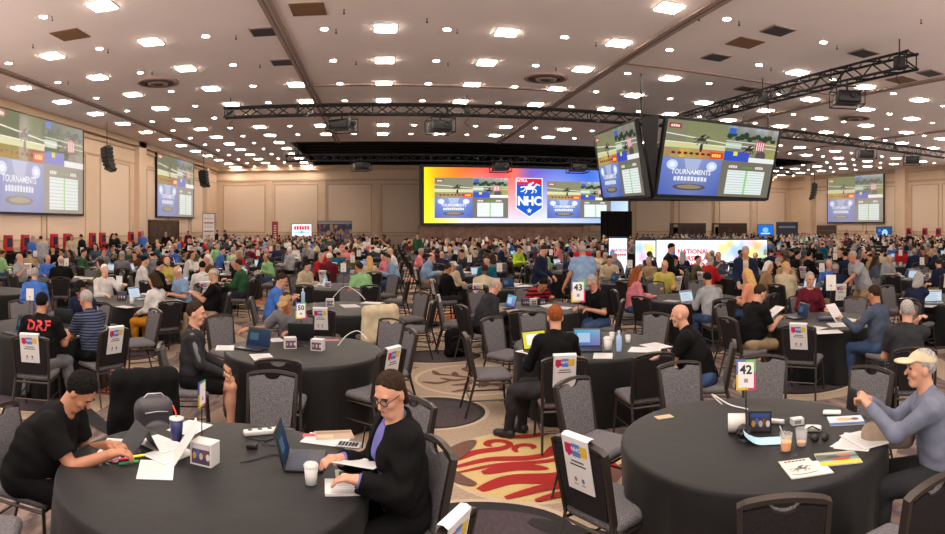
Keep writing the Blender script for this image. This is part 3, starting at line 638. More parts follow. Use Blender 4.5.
YF = 27.0; w = MB(); w.box(XR, YF, 0, XR+.3, YB, CE); w.box(XR-.35, YF, CE-.35, XR, YB, CE, 1); w.box(XR-.06, YF, 6.1, XR, YB, 6.28, 1); w.box(XR-.05, YF, 1.1, XR, YB, 1.2, 1)
w.box(XR-.5, 37.0, 0, XR, 38.2, CE); w.box(XR-.5, 50.5, 0, XR, 51.5, CE)
for y0, y1 in ((30, 33), (33.4, 36.6), (38.6, 42.5), (42.9, 46.8), (47.2, 50.2)): frame_x(w, XR, y0, y1, 1.45, 5.85, -1)
struct('wall_right', w, [M_WALL, M_TRIMW, M_PANEL])
YF = YF2
def door(n, x0, x1, y, z1, leaves, side=None):
    m = MB()
    for k in range(leaves):
        a = x0+(x1-x0)*k/leaves; b = x0+(x1-x0)*(k+1)/leaves
        if side: m.box(y, a+.02, 0, y+.08, b-.02, z1); m.box(y+.08, a+.2, .3, y+.1, b-.2, z1-.25, 1)
        else: m.box(a+.02, y-.08, 0, b-.02, y, z1); m.box(a+.2, y-.1, .3, b-.2, y-.08, z1-.25, 1)
    o = struct('door_%d' % n, m, [M_DOOR, mat('door_panel', (52, 34, 26), .5)])
    f = MB()
    if side: f.box(y, x0-.15, z1, y+.14, x1+.15, z1+.15); f.box(y, x0-.15, 0, y+.14, x0, z1); f.box(y, x1, 0, y+.14, x1+.15, z1)
    else: f.box(x0-.15, y-.14, z1, x1+.15, y, z1+.15); f.box(x0-.15, y-.14, 0, x0, y, z1); f.box(x1, y-.14, 0, x1+.15, y, z1)
    mk('door_frame', f.mesh('door_frame', M_DOOR), o)
door(1, 37.6, 43.4, XL, 2.35, 4, True)
for i, (a, b) in enumerate(((671, 704), (713, 745))):
    door(i+2, pxd(a, 226, 60).x*YB/pxd(a, 226, 60).y, pxd(b, 226, 60).x*YB/pxd(b, 226, 60).y, YB-.02, 2.15, 2)
# ------------------------------------------------------------ ceiling fittings
def seen(p, m=6): 
    x, y, D = pix(p); return -m < x < 945+m and -m < y < 534+m and p[1] > 0
M_LP = mat('light_diffuser', (255, 240, 222), .5, emit=LIGHT_PANEL); M_LS = mat('downlight_lens', (255, 234, 218), .5, emit=LIGHT_SPOT)
M_LRIM = mat('light_rim', (205, 190, 175), .5)
lp = Proto('ceiling_light'); m = MB()
for a in ((-.31,-.31,.31,-.28),(-.31,.28,.31,.31),(-.31,-.28,-.28,.28),(.28,-.28,.31,.28)): m.box(a[0],a[1],-.02,a[2],a[3],.0)
lp.part('frame', m.mesh('light_frame', M_LRIM)); m = MB(); m.box(-.275,-.275,-.045,.275,.275,-.002); lp.part('diffuser', m.mesh('light_diffuser', M_LP))  # diffuser dropped below its frame; the added glowing sides brighten the ceiling
dl = Proto('downlight'); m = MB(); m.lathe([(.13,0),(.13,-.018),(.10,-.02),(.10,-.004)], 20, cap=False); dl.part('trim_ring', m.mesh('downlight_ring', M_LRIM))
m = MB(); m.lathe([(.099,-.025),(.099,-.006)], 16); dl.part('lens', m.mesh('downlight_lens', M_LS))
vn = Proto('ceiling_vent'); m = MB(); m.box(-.36,-.36,-.03,.36,.36,.001,0)
vn.part('frame', m.mesh('vent_frame', M_RING)); m = MB()
for k in range(8): m.box(-.32,-.31+.08*k,-.045,.32,-.25+.08*k,-.031)
vn.part('louvres', m.mesh('vent_louvres', M_VENT))
dead = {(-1, 0), (-1, 1), (-1, -1), (3, -1), (3, 0), (4, -1), (4, 1), (5, -1)}
PX_, PZ_ = 3.26, 3.15
def in_bay(x, y): return BX0-.4 < x < BX1+.4 and BY0-.4 < y < BY1+.4
for j in range(-1, 13):
    for i in range(-5, 13):
        x, y = .15 + PX_*i, 16.15 + PZ_*j
        if XL+.6 < x < XR-.6 and not in_bay(x, y) and y < YB-.5 and seen((x, y, CE)):
            if (i, j) in dead: vn.place(x, y, CE, 0, 'dark square louvred air vent set among the ceiling lights', 'vent', 'dark square vents in the ceiling')
            else: lp.place(x, y, CE, 0, 'bright square light panel in the plain ceiling', 'ceiling light', 'square ceiling light panels')
        x += PX_/2
        if XL+.6 < x < XR-.6 and not in_bay(x, y) and y < YB-.3 and seen((x, y, CE)):
            dl.place(x, y, CE, 0, 'small round bright downlight recessed in the ceiling', 'downlight', 'round ceiling downlights')
for x in (-13.4, -9.6, -6.9):      # wall washers in front of the back wall
    dl.place(x, YB-.9, CE, 0, 'round downlight washing the top of the back wall at its left end', 'downlight', 'downlights washing the back wall')
for k, (x, y) in enumerate(((70, 34.5), (308, 9), (745, 42.6), (901, 79.8))):
    p = px(x, y, CE); m = MB(); m.box(-.42,-.42,-.02,.42,.42,0); o = mk('access_panel', m.mesh('access_panel', M_BRN), loc=p)
    tag(o, ['brown square access panel in the ceiling, top left of the photo', 'brown ceiling access panel at the very top beside the partition track', 'brown ceiling access panel between two dark vents, right of centre', 'brown ceiling access panel just below the right-hand truss end'][k], 'access panel')
m = MB()
for q, rr in enumerate((.78, .58, .38, .2)): m.lathe([(rr,0),(rr,-.05-.02*q),(rr-.12,-.07-.02*q),(rr-.12,0)], 28, q % 2)
me = m.mesh('round_diffuser', [M_RING, mat('diffuser_dark', (90, 72, 66), .8)])
for x, y, l in ((158, 82, 'large round ringed air diffuser in the ceiling over the left of the room'), (546, 77.5, 'large round ringed air diffuser in the ceiling near the middle'), (855, 117.5, 'large round ringed air diffuser in the ceiling at far right')):
    tag(mk('round_air_diffuser', me, loc=px(x, y, CE)), l, 'air diffuser')
m = MB(); m.lathe([(.0,-.13),(.03,-.12),(.03,-.1),(.012,-.09),(.012,0)], 8); me = m.mesh('sprinkler', M_DMETAL)
for x, y in ((52,16),(33,44),(108,49),(236,35),(152,71),(336,29),(457,29),(344,9),(356,61),(427,18),(596,42),(739,21),(921,19),(699,16),(837,45),(771,67),(672,11),(260,64),(448,62),(556,67),(68,81)):
    tag(mk('sprinkler', me, loc=px(x, y, CE)), 'small dark sprinkler head hanging from the ceiling', 'sprinkler', 'ceiling sprinkler heads')
# ------------------------------------------------------------ pictures on the screens
def feed():
    a = Art(); W_, H_ = 16., 9.
    a.rect(0, 0, W_, H_, (128, 124, 110))
    a.grid(0, 4.6, 8.3, 9, 6, 6, lambda u, v: (150-20*v, 152-14*v, 92-6*v)); a.line([(0,7.4),(8.3,6.7)], .13, (225,225,205)); a.rect(0, 5.75, 8.3, 6.4, (205,205,150), 1); a.line([(0,6.45),(8.3,6.3)], .09, (235,235,225), 2)
    a.grid(0, 4.6, 8.3, 5.7, 12, 1, lambda u, v: (250-20*v, 70+120*abs(math.sin(3.2*u+.6)), 60)); 
    for k in range(7): a.oval(1.3+.8*k, 5.15, .28, .16, (110,40,30), 2)
    a.rect(6.3, 4.7, 8.2, 5.5, (225,60,50), 2); a.marks(7.2, 5.1, 1.3, .4, 4, (250,220,90), 3)
    a.horse(4.8, 6.9, .95, (70,60,66), (40,40,50)); a.oval(4.9, 5.9, .22, .55, (60,60,60), 3); a.rect(.3, 8.0, 1.9, 8.6, (170,50,50), 1); a.marks(1.1, 8.3, 1.2, .3, 4, (240,230,225), 2)
    a.grid(8.3, 4.6, 16, 9, 6, 6, lambda u, v: (110+60*u, 150+20*u-30*v, 90)); a.grid(8.3, 7.5, 16, 9, 9, 3, lambda u, v: (80+120*v, 110+100*v, 110+120*v))
    for k in range(12): a.oval(8.7+.6*k, 7.7+.25*math.sin(k*2.1), .42, .35+.1*math.sin(k*5), (50,66,52), 1)
    a.rect(8.5, 8.0, 9.5, 8.7, (60,100,190), 2); a.rect(8.3, 6.2, 10.6, 6.9, (190,205,190), 1)
    for z in (7.1, 6.6): a.line([(8.3,z),(16,z-.1)], .09, (225,232,220), 2)
    a.horse(11.8, 6.2, .9, (60,44,46), (60,50,60)); a.oval(13.4, 6.7, .75, .75, (205,90,100), 4)
    for k in range(4): a.rect(12.85+.32*k, 6.2, 13.0+.32*k, 7.2, (235,225,225), 5)
    a.oval(13.7, 5.5, .8, .7, (90,80,84), 4); a.rect(12.0, 4.6, 16, 5.2, (232,235,232), 5); a.grid(8.3, 4.6, 12, 5.8, 3, 2, lambda u, v: (50+20*u, 84, 190), 3); a.rect(9.6, 5.3, 10.2, 5.8, (235,220,80), 4)
    a.grid(0, 0, 8.2, 4.55, 10, 8, lambda u, v: (112-34*abs(u-.5)*2+36*v, 126-28*abs(u-.5)*2+34*v, 180+18*v), 1)
    for x in (1.4, 6.8): a.oval(x, 3.7, .75, .6, (200,215,245), 2); a.oval(x, 3.7, .4, .32, (235,240,252), 3)
    a.poly([(2.9,4.5),(5.3,4.5),(4.9,3.2),(3.3,3.2)], (170,182,215), 2)
    a.text('TOURNAMENTS', 4.1, 2.85, .86, (240,242,248), 4, bold=.02, sx=.86); a.marks(4.1, 2.05, 4.6, .55, 10, (222,228,240), 4); a.oval(4.1, 1.0, 2.3, .42, (88,84,92), 2); a.oval(4.1, 1.05, 1.7, .26, (150,135,105), 3); a.oval(4.1, 1.7, .7, .4, (120,128,165), 2)
    a.rect(8.2, 0, 16, 4.55, (118,112,100), 1); a.rect(9.2, .35, 14.9, 3.45, (226,234,230), 2)
    for k in range(9): a.rect(9.2, .55+.33*k, 14.9, .62+.33*k, (176,196,196), 3)
    a.rect(11.9, .35, 12.2, 3.45, (150,205,130), 4); a.marks(9.9, 3.9, 1.3, .35, 4, (225,225,215), 2); a.marks(13.9, 3.9, 1.3, .35, 4, (225,225,215), 2); a.rect(11.2, 3.75, 13.0, 3.95, (100,150,80), 2)
    return a
FEED = feed()
def screen(label, corners, m, name='projection_screen', rim=.09, depth=.12, cat='screen'):
    """corners: top left, top right, bottom right, bottom left in the room"""
    tl, tr, br, bl = [Vector(p) for p in corners]; X = (tr - tl); Wd = X.length; X.normalize(); Z = (tl - bl); Hd = Z.length; Z = (Z - X*Z.dot(X)).normalized(); Yv = Z.cross(X)
    M = Matrix((( X.x, Yv.x, Z.x, bl.x), (X.y, Yv.y, Z.y, bl.y), (X.z, Yv.z, Z.z, bl.z), (0,0,0,1)))
    r = mk(name, None); r.matrix_basis = M; tag(r, label, cat)
    b = MB(); b.box(-rim, .01, -rim, Wd+rim, depth, Hd+rim)
    for a in ((-rim,-rim,Wd+rim,0),(-rim,Hd,Wd+rim,Hd+rim),(-rim,0,0,Hd),(Wd,0,Wd+rim,Hd)): b.box(a[0], -.03, a[1], a[2], .012, a[3])
    mk('frame', b.mesh('screen_frame', M_BLACK), r); mk('picture', FEED.mesh('screen_picture', m, 0, 0, Wd/16, Hd/9), r)
    return r, Wd, Hd
XS = XL+.16
r, W_, H_ = screen('huge projection screen at left edge of the photo, on the left wall', [(XS, 20.1, CAMZ+5.0), (XS, 28.0, CAMZ+5.0), (XS, 28.0, CAMZ+.52), (XS, 20.1, CAMZ+.52)], M_PROJ)
r.matrix_basis = r.matrix_basis
screen('projection screen on the left wall farther back, above the dark doors', [(XS, 38.8, CAMZ+5.0), (XS, 47.0, CAMZ+5.0), (XS, 47.0, CAMZ+.55), (XS, 38.8, CAMZ+.55)], M_PROJ)
XS = XR-.2
screen('projection screen on the far right wall', [(XS, 48.0, CAMZ+4.85), (XS, 40.0, CAMZ+4.85), (XS, 40.0, CAMZ+.2), (XS, 48.0, CAMZ+.2)], M_PROJ)
# four sided cube of hanging screens
A = [pxd(661.5, 118, 21.0), pxd(774, 131, 23.8), pxd(767.5, 197.5, 24.5), pxd(657, 194, 21.8)]
screen('large tilted screen facing right of centre on the hanging screen cube', A, M_SCREEN, 'hanging_screen', .1, .16)
B = [pxd(597.5, 136, 25.4), pxd(639.5, 120.5, 21.0), pxd(648, 192.5, 21.8), pxd(603.5, 197.5, 26.0)]
screen('narrow looking left side screen of the hanging screen cube', B, M_SCREEN, 'hanging_screen', .08, .16)
m = MB(); a0, a1 = B[1] + Vector((.08,.05,.12)), A[0] + Vector((-.08,.05,.12)); b0, b1 = B[2] + Vector((.08,.05,-.12)), A[3] + Vector((-.08,.05,-.12)); dv = Vector((.25,.5,0))
m.add([tuple(p) for p in (a0, a1, b1, b0, a0+dv, a1+dv, b1+dv, b0+dv)], [(0,1,2,3),(7,6,5,4),(0,4,5,1),(3,2,6,7),(0,3,7,4),(1,5,6,2)])
tr2 = A[1] + Vector((1.0, 3.6, 0)); br2 = A[2] + Vector((.8, 3.4, 0)); tl2 = B[0] + Vector((3.0, 3.6, 0)); bl2 = B[3] + Vector((2.8, 3.4, 0))
for q in ((A[1], tr2, br2, A[2]), (B[0], tl2, bl2, B[3]), (tr2, tl2, bl2, br2)):
    n_ = len(m.v); q = [Vector(p) + Vector((0,.2,0)) for p in q]; m.add([tuple(p) for p in q] + [tuple(p + Vector((.0,.08,0))) for p in q], [(0,1,2,3),(7,6,5,4),(0,4,5,1),(1,5,6,2),(2,6,7,3),(3,7,4,0)])
q = [A[3]+Vector((-.1,.1,-.18)), A[2]+Vector((0,.1,-.15)), br2, bl2, B[3]+Vector((0,.1,-.15)), B[2]+Vector((.1,.1,-.18))]
m.add([tuple(p) for p in q] + [tuple(p+Vector((0,0,.14))) for p in q], [tuple(range(6)), tuple(range(11,5,-1))] + [(i, (i+1) % 6, 6+(i+1) % 6, 6+i) for i in range(6)])
for p_ in (A[1]+Vector((0,.4,.1)), tr2, tl2, a0): m.tube([p_, (p_.x, p_.y, CE)], .03, 6)
tag(mk('screen_cube_housing', m.mesh('cube_housing', M_BLACK)), 'black housing between and behind the screens of the hanging cube', 'housing')
# ------------------------------------------------------------ the stage: led wall, skirt, drapes
def led_stage():
    a = Art(); Y0 = 44.0; x0 = math.tan((424-AX)/F_PX)*Y0; x1 = math.tan((628-AX)/F_PX)*Y0; W = x1-x0; z0 = 2.28; H = 4.05
    def bg(u, v):
        k = [(0, (238,226,20)), (.06, (240,170,40)), (.16, (240,120,50)), (.34, (225,60,70)), (.42, (240,110,90)), (.5, (120,95,190)), (.62, (90,110,205)), (.8, (70,110,215)), (1, (170,195,235))]
        kb = [(0, (240,235,40)), (.1, (244,236,150)), (.2, (230,228,238)), (.36, (214,214,236)), (.5, (226,226,240)), (.7, (196,206,238)), (.86, (170,190,235)), (1, (196,214,240))]
        def lk(t):
            for (p, c_), (q_, d_) in zip(t, t[1:]):
                if u <= q_: f = (u-p)/(q_-p); return [c_[i]+(d_[i]-c_[i])*f for i in range(3)]
            return t[-1][1]
        A_, B_ = lk(k), lk(kb); f = min(1, max(0, v*1.15-.1+.12*math.sin(u*17))) ; return [B_[i]+(A_[i]-B_[i])*f for i in range(3)]
    a.grid(0, 0, W, H, 48, 14, bg)
    def sub(ox, oz, k):
        for vs, f in ((FEED.v, FEED.f),):
            b = len(a.v); a.v += [(ox+x*k, y*.5-.01, oz+z*k*.96) for x, y, z in vs]; a.f += [tuple(b+i for i in q) for q in f]; a.c += FEED.c
    s_ = W/206
    sub(10*s_, .36, 71*s_/16); sub(120*s_, .36, 67*s_/16)
    cx = 102*s_; w2 = 13.5*s_; zt = 3.35
    a.poly([(cx-w2, zt),(cx-w2,1.1),(cx,.42),(cx+w2,1.1),(cx+w2,zt)], (232,236,246), 3)
    w2 *= .93; a.poly([(cx-w2, zt-.06),(cx-w2,1.13),(cx,.5),(cx+w2,1.13),(cx+w2,zt-.06)], (36,88,190), 4); a.rect(cx-w2, 2.85, cx+w2, zt-.05, (205,34,60), 5)
    a.horse(cx+.02, 2.62, .62, (240,240,246), (240,240,246), 6); a.text('NTRA', cx-.55, 3.13, .3, (240,240,246), 6); a.text('NHC', cx, 1.62, .92, (242,244,250), 6, bold=.03, sx=.9); a.text('NHC', cx+.03, 1.6, .92, (242,244,250), 6.3, bold=.03, sx=.9)
    st = []
    for k in range(10): rr = .22 if k % 2 == 0 else .09; st.append((cx+rr*math.sin(PI*k/5), .92+rr*math.cos(PI*k/5)))
    a.poly(st, (240,244,250), 6)
    r = mk('stage_led_wall', None, loc=(x0, Y0, z0)); tag(r, 'very wide colourful screen above the stage with NHC shield in its middle', 'screen')
    mk('picture', a.mesh('stage_picture', M_LED), r); b = MB(); b.box(-.3, .02, -.2, W+.2, .5, H+.2)
    for q in ((-.3,-.2,W+.2,0),(-.3,H,W+.2,H+.2),(-.3,0,0,H),(W,0,W+.2,H)): b.box(q[0], -.06, q[1], q[2], .03, q[3])
    mk('frame', b.mesh('led_frame', M_BLACK), r); return x0, x1
sx0, sx1 = led_stage()
m = MB(); m.box(sx0-.3, 44.2, 0, pxd(584,0,50).x*44/pxd(584,0,50).y, 46, 2.1)
tag(mk('stage_skirt', m.mesh('stage_skirt', mat('brown_skirt', (120, 96, 84), .9, noise=(3,.15)))), 'plain brown skirt below the wide stage screen', 'stage skirt')
def drape(x0, x1, y, z0, z1, n):
    m = MB(); P = [(x0+(x1-x0)*k/n, y + (.06 if k % 2 else -.06)) for k in range(n+1)]
    m.loft([[(a, b, z) for a, b in P] + [(a, b+.03, z) for a, b in P[::-1]] for z in (z0, z1)], smooth=False); return m
m = drape(16.4, 19.0, 43.4, 0, 3.2, 26); tag(mk('stage_drape', m.mesh('stage_drape', mat('black_drape', (24, 20, 20), .9))), 'tall black drape right of the stage screen, behind the low lit panels', 'drape')
# ------------------------------------------------------------ low lit panels with the event name
def lit(name, label, xa, xb, D, ztop, zbot, art, cat='lit panel'):
    p, q = pxd(xa, 0, D), pxd(xb, 0, D); d = (q-p); d.z = 0; W = d.length; rz = math.atan2(d.y, d.x)
    r = mk(name, None, loc=(p.x, p.y, 0)); r.rotation_euler = (0, 0, rz); tag(r, label, cat)
    a = art(W, ztop-zbot); mk('picture', a.mesh('lit_picture', M_LED, 0, zbot), r); b = MB(); b.box(-.02, .02, 0, W+.02, .35, ztop+.06); mk('cabinet', b.mesh('lit_cabinet', M_BLACK), r)
def art_main(W, H):
    a = Art(); a.rect(0, 0, W, H, (236, 238, 246))
    def mixc(u, v):
        c_ = [238., 240., 248.]
        for x, z, r, k in ((.60,.70,.07,(252,232,150)), (.66,.82,.06,(250,214,120)), (.70,.62,.08,(170,205,245)), (.78,.74,.08,(160,196,244)), (.84,.88,.06,(250,206,214)), (.86,.6,.07,(252,226,130)), (.92,.8,.07,(240,190,130)), (.95,.5,.07,(200,226,170)), (.74,.4,.06,(200,170,225)), (.98,.7,.05,(160,200,245))):
            d = math.hypot(u-x, (v-z)*.34)/r + .18*math.sin(u*60+v*9) ; w = max(0, min(1, 1.4-1.2*d)); c_ = [c_[i]*(1-w)+k[i]*w for i in range(3)]
        return c_
    a.grid(0, 0, W, H, 60, 20, mixc, .5)
    a.text('NATIONAL', W*.19, H*.63, H*.20, (208,30,52), 3, 'LEFT', .03); a.text('HORSEPLAYERS', W*.19, H*.41, H*.20, (208,30,52), 3, 'LEFT', .03); a.text('CHAMPIONSHIP', W*.19, H*.19, H*.20, (208,30,52), 3, 'LEFT', .03)
    a.poly([(W*.11,H*.62),(W*.17,H*.62),(W*.17,H*.3),(W*.14,H*.2),(W*.11,H*.3)], (40,90,190), 2); a.rect(W*.11, H*.62, W*.17, H*.72, (208,30,52), 2); return a
def art_side(W, H):
    a = Art()
    def mixc(u, v):
        c_ = [236., 238., 248.]
        for x, z, r, k in ((.2,.75,.3,(176,206,246)), (.55,.8,.22,(250,206,170)), (.75,.7,.25,(250,226,110)), (.8,.35,.25,(190,224,190)), (.35,.45,.25,(226,180,214))):
            d = math.hypot(u-x, (v-z)*1.3)/r; w = max(0, min(1, 1.4-1.2*d)); c_ = [c_[i]*(1-w)+k[i]*w for i in range(3)]
        return c_
    a.grid(0, 0, W, H, 12, 20, mixc); return a
def art_sign(W, H):
    a = Art(); a.rect(0, 0, W, H, (230, 236, 248)); a.text('NATION', W*.6, H*.66, W*.22, (208,30,52), 2, bold=.03); a.marks(W*.6, H*.54, W*.7, H*.06, 6, (208,30,52), 2); a.oval(W*.18, H*.55, W*.13, H*.14, (60,120,190), 1); a.poly([(W*.12,H*.2),(W*.3,H*.24),(W*.34,H*.42),(W*.14,H*.38)], (70,110,200), 1); return a
lit('lit_banner', 'long low lit panel reading NATIONAL HORSEPLAYERS CHAMPIONSHIP in red', 656.5, 767, 24, 1.58, .35, art_main)
lit('lit_banner', 'narrow lit panel with pastel splashes left of the long lit banner', 635.5, 655.5, 24, 1.56, .35, art_side)
lit('lit_sign', 'upright lit sign with red lettering left of the low lit banners', 609, 627, 24.5, 1.64, .2, art_sign)
# small signs, booths and monitors along the walls
def panel(name, label, xa, xb, D, zt, zb, art, m, cat, depth=.08, legs=False, face=True):
    p, q = pxd(xa, 0, D), pxd(xb, 0, D); d = q-p; d.z = 0; W = d.length; r = mk(name, None, loc=(p.x, p.y, 0)); r.rotation_euler = (0,0,math.atan2(d.y,d.x)); tag(r, label, cat)
    a = art(W, zt-zb); mk('face', a.mesh('panel_face', m, 0, zb), r); b = MB(); b.box(-.04, .015, zb-.04, W+.04, depth, zt+.04)
    if zb < .5: b.box(0, .02, 0, W, depth, zb)
    else: b.box(W*.2, .1, 0, W*.2+.06, .16, zt-.1); b.box(W*.8-.06, .1, 0, W*.8, .16, zt-.1); b.box(W*.1, -.1, 0, W*.9, .3, .05)
    mk('stand', b.mesh('panel_stand', M_BLACK), r)
def plain(c_, extra=None):
    def f(W, H):
        a = Art(); a.rect(0, 0, W, H, c_)
        if extra: extra(a, W, H)
        return a
    return f
def ex_small(a, W, H): a.marks(W*.5, H*.7, W*.8, H*.3, 6, (208,40,60), 1); a.rect(W*.12, H*.3, W*.88, H*.36, (120,190,200), 1); a.oval(W*.5, H*.33, W*.1, H*.12, (110,190,205), 2)
panel('lit_sign', 'small white lit sign with red word at the back wall, left side', 292, 311.5, 50, 2.20, 1.2, plain((236,236,240), ex_small), M_LED, 'sign')
def ex_mosaic(a, W, H):
    rg = random.Random(4)
    for k in range(150):
        x, z = rg.random()*W*.96+.02*W, rg.random()*H*.85+.02*H; c_ = rg.choice([(40,50,110),(60,40,90),(180,140,110),(160,60,60),(30,34,60),(90,100,150),(200,170,60),(150,120,100)]); a.oval(x, z, .14, .18, c_, 1 + k*.02, 8)
    a.rect(0, H*.9, W, H, (150,150,160), 4)
panel('photo_backdrop', 'wide backdrop printed with a crowd photo standing at the back wall', 317.5, 351.5, 48, 2.42, .3, plain((44,44,74), ex_mosaic), M_PRINT, 'backdrop')
def ex_red(a, W, H): [a.rect(W*.25, H*(.45+.08*k), W*.75, H*(.49+.08*k), (226,190,190), 1) for k in range(6)]; a.rect(W*.3, .2*H, W*.7, H*.5, (230,210,210), 1)
panel('feather_banner', 'narrow upright red banner before the back wall, left side', 272.5, 277.5, 47, 2.35, .2, plain((170,24,44), ex_red), M_PRINT, 'banner')
def ex_mesh(a, W, H):
    for k in range(7): a.rect(W*.08, H*(.12+.12*k), W*.92, H*(.16+.12*k), (190,90,100) if k % 2 else (200,190,190), 1)
panel('printed_banner', 'tall white banner with red rows near the left back corner', 203, 214.5, 47, 3.0, .3, plain((232,224,218), ex_mesh), M_PRINT, 'banner')
def ex_star(a, W, H): a.oval(W*.5, H*.55, W*.2, H*.22, (120,180,235), 1); a.rect(W*.2, H*.2, W*.8, H*.3, (200,220,245), 1)
panel('monitor', 'bright blue monitor at the back wall right of the dark doors', 758, 773, 55, 2.15, 1.1, plain((30,105,190), ex_star), M_LED, 'monitor')
def ex_booth(a, W, H): a.marks(W*.5, H*.82, W*.8, H*.08, 14, (130,150,190), 1); a.rect(0, 0, W, H*.4, (20,20,26), 1)
panel('dark_booth', 'dark booth with pale heading in the far right corner', 776.5, 797.5, 55, 2.35, .1, plain((22,30,48), ex_booth), M_PRINT, 'booth', .8)
def ex_case(a, W, H):
    for k in range(4): a.rect(W*.05, H*(.1+.22*k), W*.95, H*(.14+.22*k), (110,70,45), 1)
panel('display_case', 'dark brown shelving case below the far right projection screen', 817, 836, 55, 2.05, .1, plain((60,34,26), ex_case), M_PRINT, 'case', .5)
panel('monitor', 'dark blue monitor near the red kiosks at far right', 876.5, 891.5, 55, 1.95, .9, plain((36,72,120), lambda a, W, H: (a.oval(W*.55, H*.5, W*.2, H*.3, (150,195,235), 1), a.oval(W*.2, H*.7, W*.1, H*.14, (80,120,180), 1))), M_LED, 'monitor')
# ------------------------------------------------------------ trusses, projectors, hoists, loudspeakers
def truss(label, p, q, s_=.4, n=None):
    p, q = Vector(p), Vector(q); L_ = (q-p).length; d = (q-p).normalized(); sd = Vector((-d.y, d.x, 0)); m = MB(); n = n or int(L_/.55); h_ = s_/2
    C4 = [sd*a*h_ + Vector((0,0,b*h_)) for a, b in ((-1,-1),(1,-1),(1,1),(-1,1))]
    for c_ in C4: m.tube([p+c_, q+c_], .042, 5)
    for f in range(4):
        a, b = C4[f], C4[(f+1) % 4]
        for k in range(n):
            u, v = p+d*(L_*k/n), p+d*(L_*(k+1)/n); m.tube([u+(a if k % 2 else b), v+(b if k % 2 else a)], .024, 4)
    me = m.mesh('truss', M_BLACK); o = mk('lighting_truss', None); tag(o, label, 'truss'); mk('lattice', me, o)
    for k in range(int(L_/3)+1):
        b = MB(); u = p + d*min(L_, 3*k+.05)
        for c_ in C4: b.tube([u+c_-d*.06, u+c_+d*.06], .045, 6)
        for i in range(4): b.tube([u+C4[i], u+C4[(i+1) % 4]], .026, 4)
        mk('joint', b.mesh('truss_joint', M_DMETAL), o)
    return p, d, L_
T1 = truss('long black lattice truss crossing the room under the ceiling', (-6.35, 24.4, CAMZ+4.58), (32.6, 24.4, CAMZ+4.58), .38)
T2 = truss('shorter black truss hanging just before the black ceiling bay', (-5.9, 37.9, CAMZ+4.12), (30.5, 37.9, CAMZ+4.12), .38)
T3 = truss('black truss running away from the viewer at upper right', (12.9, 10.8, CAMZ+4.52), (12.6, 23.9, CAMZ+4.52), .42)
m = MB(); m.box(-.12,-.12,-.05,.12,.12,.3); m.tube([(0,0,.3),(0,0,.8)], .02, 5); m.tube([(-.2,-.1,.02),(.2,-.1,.02),(.2,.1,.02)], .03, 5)
for k in range(6): m.tube([(.08*math.cos(k),.05,-.1-.06*k),(.08*math.cos(k+1),.05,-.16-.06*k)], .012, 4)
me_hoist = m.mesh('hoist', M_BLACK)
hz_ = CE - .8 - .0
for x, y, l in ((-6.1, 24.4, 'chain hoist at the left end of the long truss'), (3.5, 24.4, 'chain hoist near the middle of the long truss'), (27.5, 24.4, 'chain hoist on the long truss over the right side'), (12.9, 11.3, 'chain hoist at the near end of the upper right truss'), (12.75, 17.6, 'chain hoist halfway along the upper right truss'), (-5.2, 37.9, 'chain hoist at the left end of the farther truss'), (28.5, 37.9, 'chain hoist on the farther truss at right')):
    o = mk('chain_hoist', me_hoist, loc=(x, y, CE-.8)); tag(o, l, 'hoist')
pj = Proto('hanging_projector'); m = MB(); m.rbox(-.42,-.45,-.24,.42,.45,.16,.04); pj.part('body', m.mesh('projector_body', M_DMETAL))
m = MB()
for z in (-.32,.26):
    m.tube([(-.52,-.52,z),(.52,-.52,z),(.52,.52,z),(-.52,.52,z),(-.52,-.52,z)], .025, 5)
for x in (-.52,.52):
    for y in (-.52,.52): m.tube([(x,y,-.32),(x,y,.26)], .025, 5)
m.tube([(0,0,.16),(0,0,.55)], .04, 6); pj.part('cage', m.mesh('projector_cage', M_BLACK))
m = MB(); m.push(T(.12,-.45,-.02,rx=PI/2)); m.lathe([(.1,0),(.1,.12),(.085,.12),(.05,.06)], 14); m.pop(); pj.part('lens', m.mesh('projector_lens', M_BLACK))
for (x, y, D, rz, s_, l) in ((342, 124, 25.0, 1.2, .95, 'projector in a cage under the long truss, left of the two'), (440, 125.5, 24.6, .2, .95, 'projector in a cage under the long truss, over the stage screen'),
        (866, 153.5, 34.9, -.6, 1.0, 'projector under the long truss near the far right screen'), (912, 159.5, 37.95, -.8, 1.0, 'rightmost projector under the long truss'), (847, 97, 18.6, -.5, .85, 'large projector hanging below the upper right truss'),
        (361, 165.5, 38.0, .3, 1.0, 'projector below the farther truss at its left'), (500.5, 166, 38.6, .0, 1.15, 'projector hanging before the stage screen above its shield'), (577.5, 167, 40, .0, 1.15, 'projector hanging before the stage screen, toward its right end')):
    p = pxd(x, y, D); pj.place(p.x, p.y, p.z, rz, l, 'projector', sc_=s_)
sp = Proto('line_array_speaker')
for k in range(6):
    m = MB(); m.push(T(0, .06*k*k*.14, -.2*k-.1, rx=-.06*k*1.3)); m.rbox(-.36,-.22,-.095,.36,.2,.095,.02); m.box(-.33,-.235,-.075,.33,-.22,.075); m.pop(); sp.part('cabinet', m.mesh('array_cabinet', M_BLACK))
m = MB(); m.box(-.3,-.1,.0,.3,.12,.06); m.tube([(0,0,.05),(0,0,1.7)], .02, 5); sp.part('rigging', m.mesh('array_rigging', M_BLACK))
for x, y, D, rz, l in ((107, 147, 31, -.75, 'black hanging speaker array right of the huge left screen'), (203.5, 171, 47, -.4, 'black hanging speaker array beside the second left screen'), (814.5, 183.5, 60, .8, 'black hanging speaker array left of the far right screen')):
    p = pxd(x, y, D); s_ = 1.0 if D < 50 else 1.3; sp.place(p.x, p.y, p.z, rz, l, 'speaker', sc_=s_)
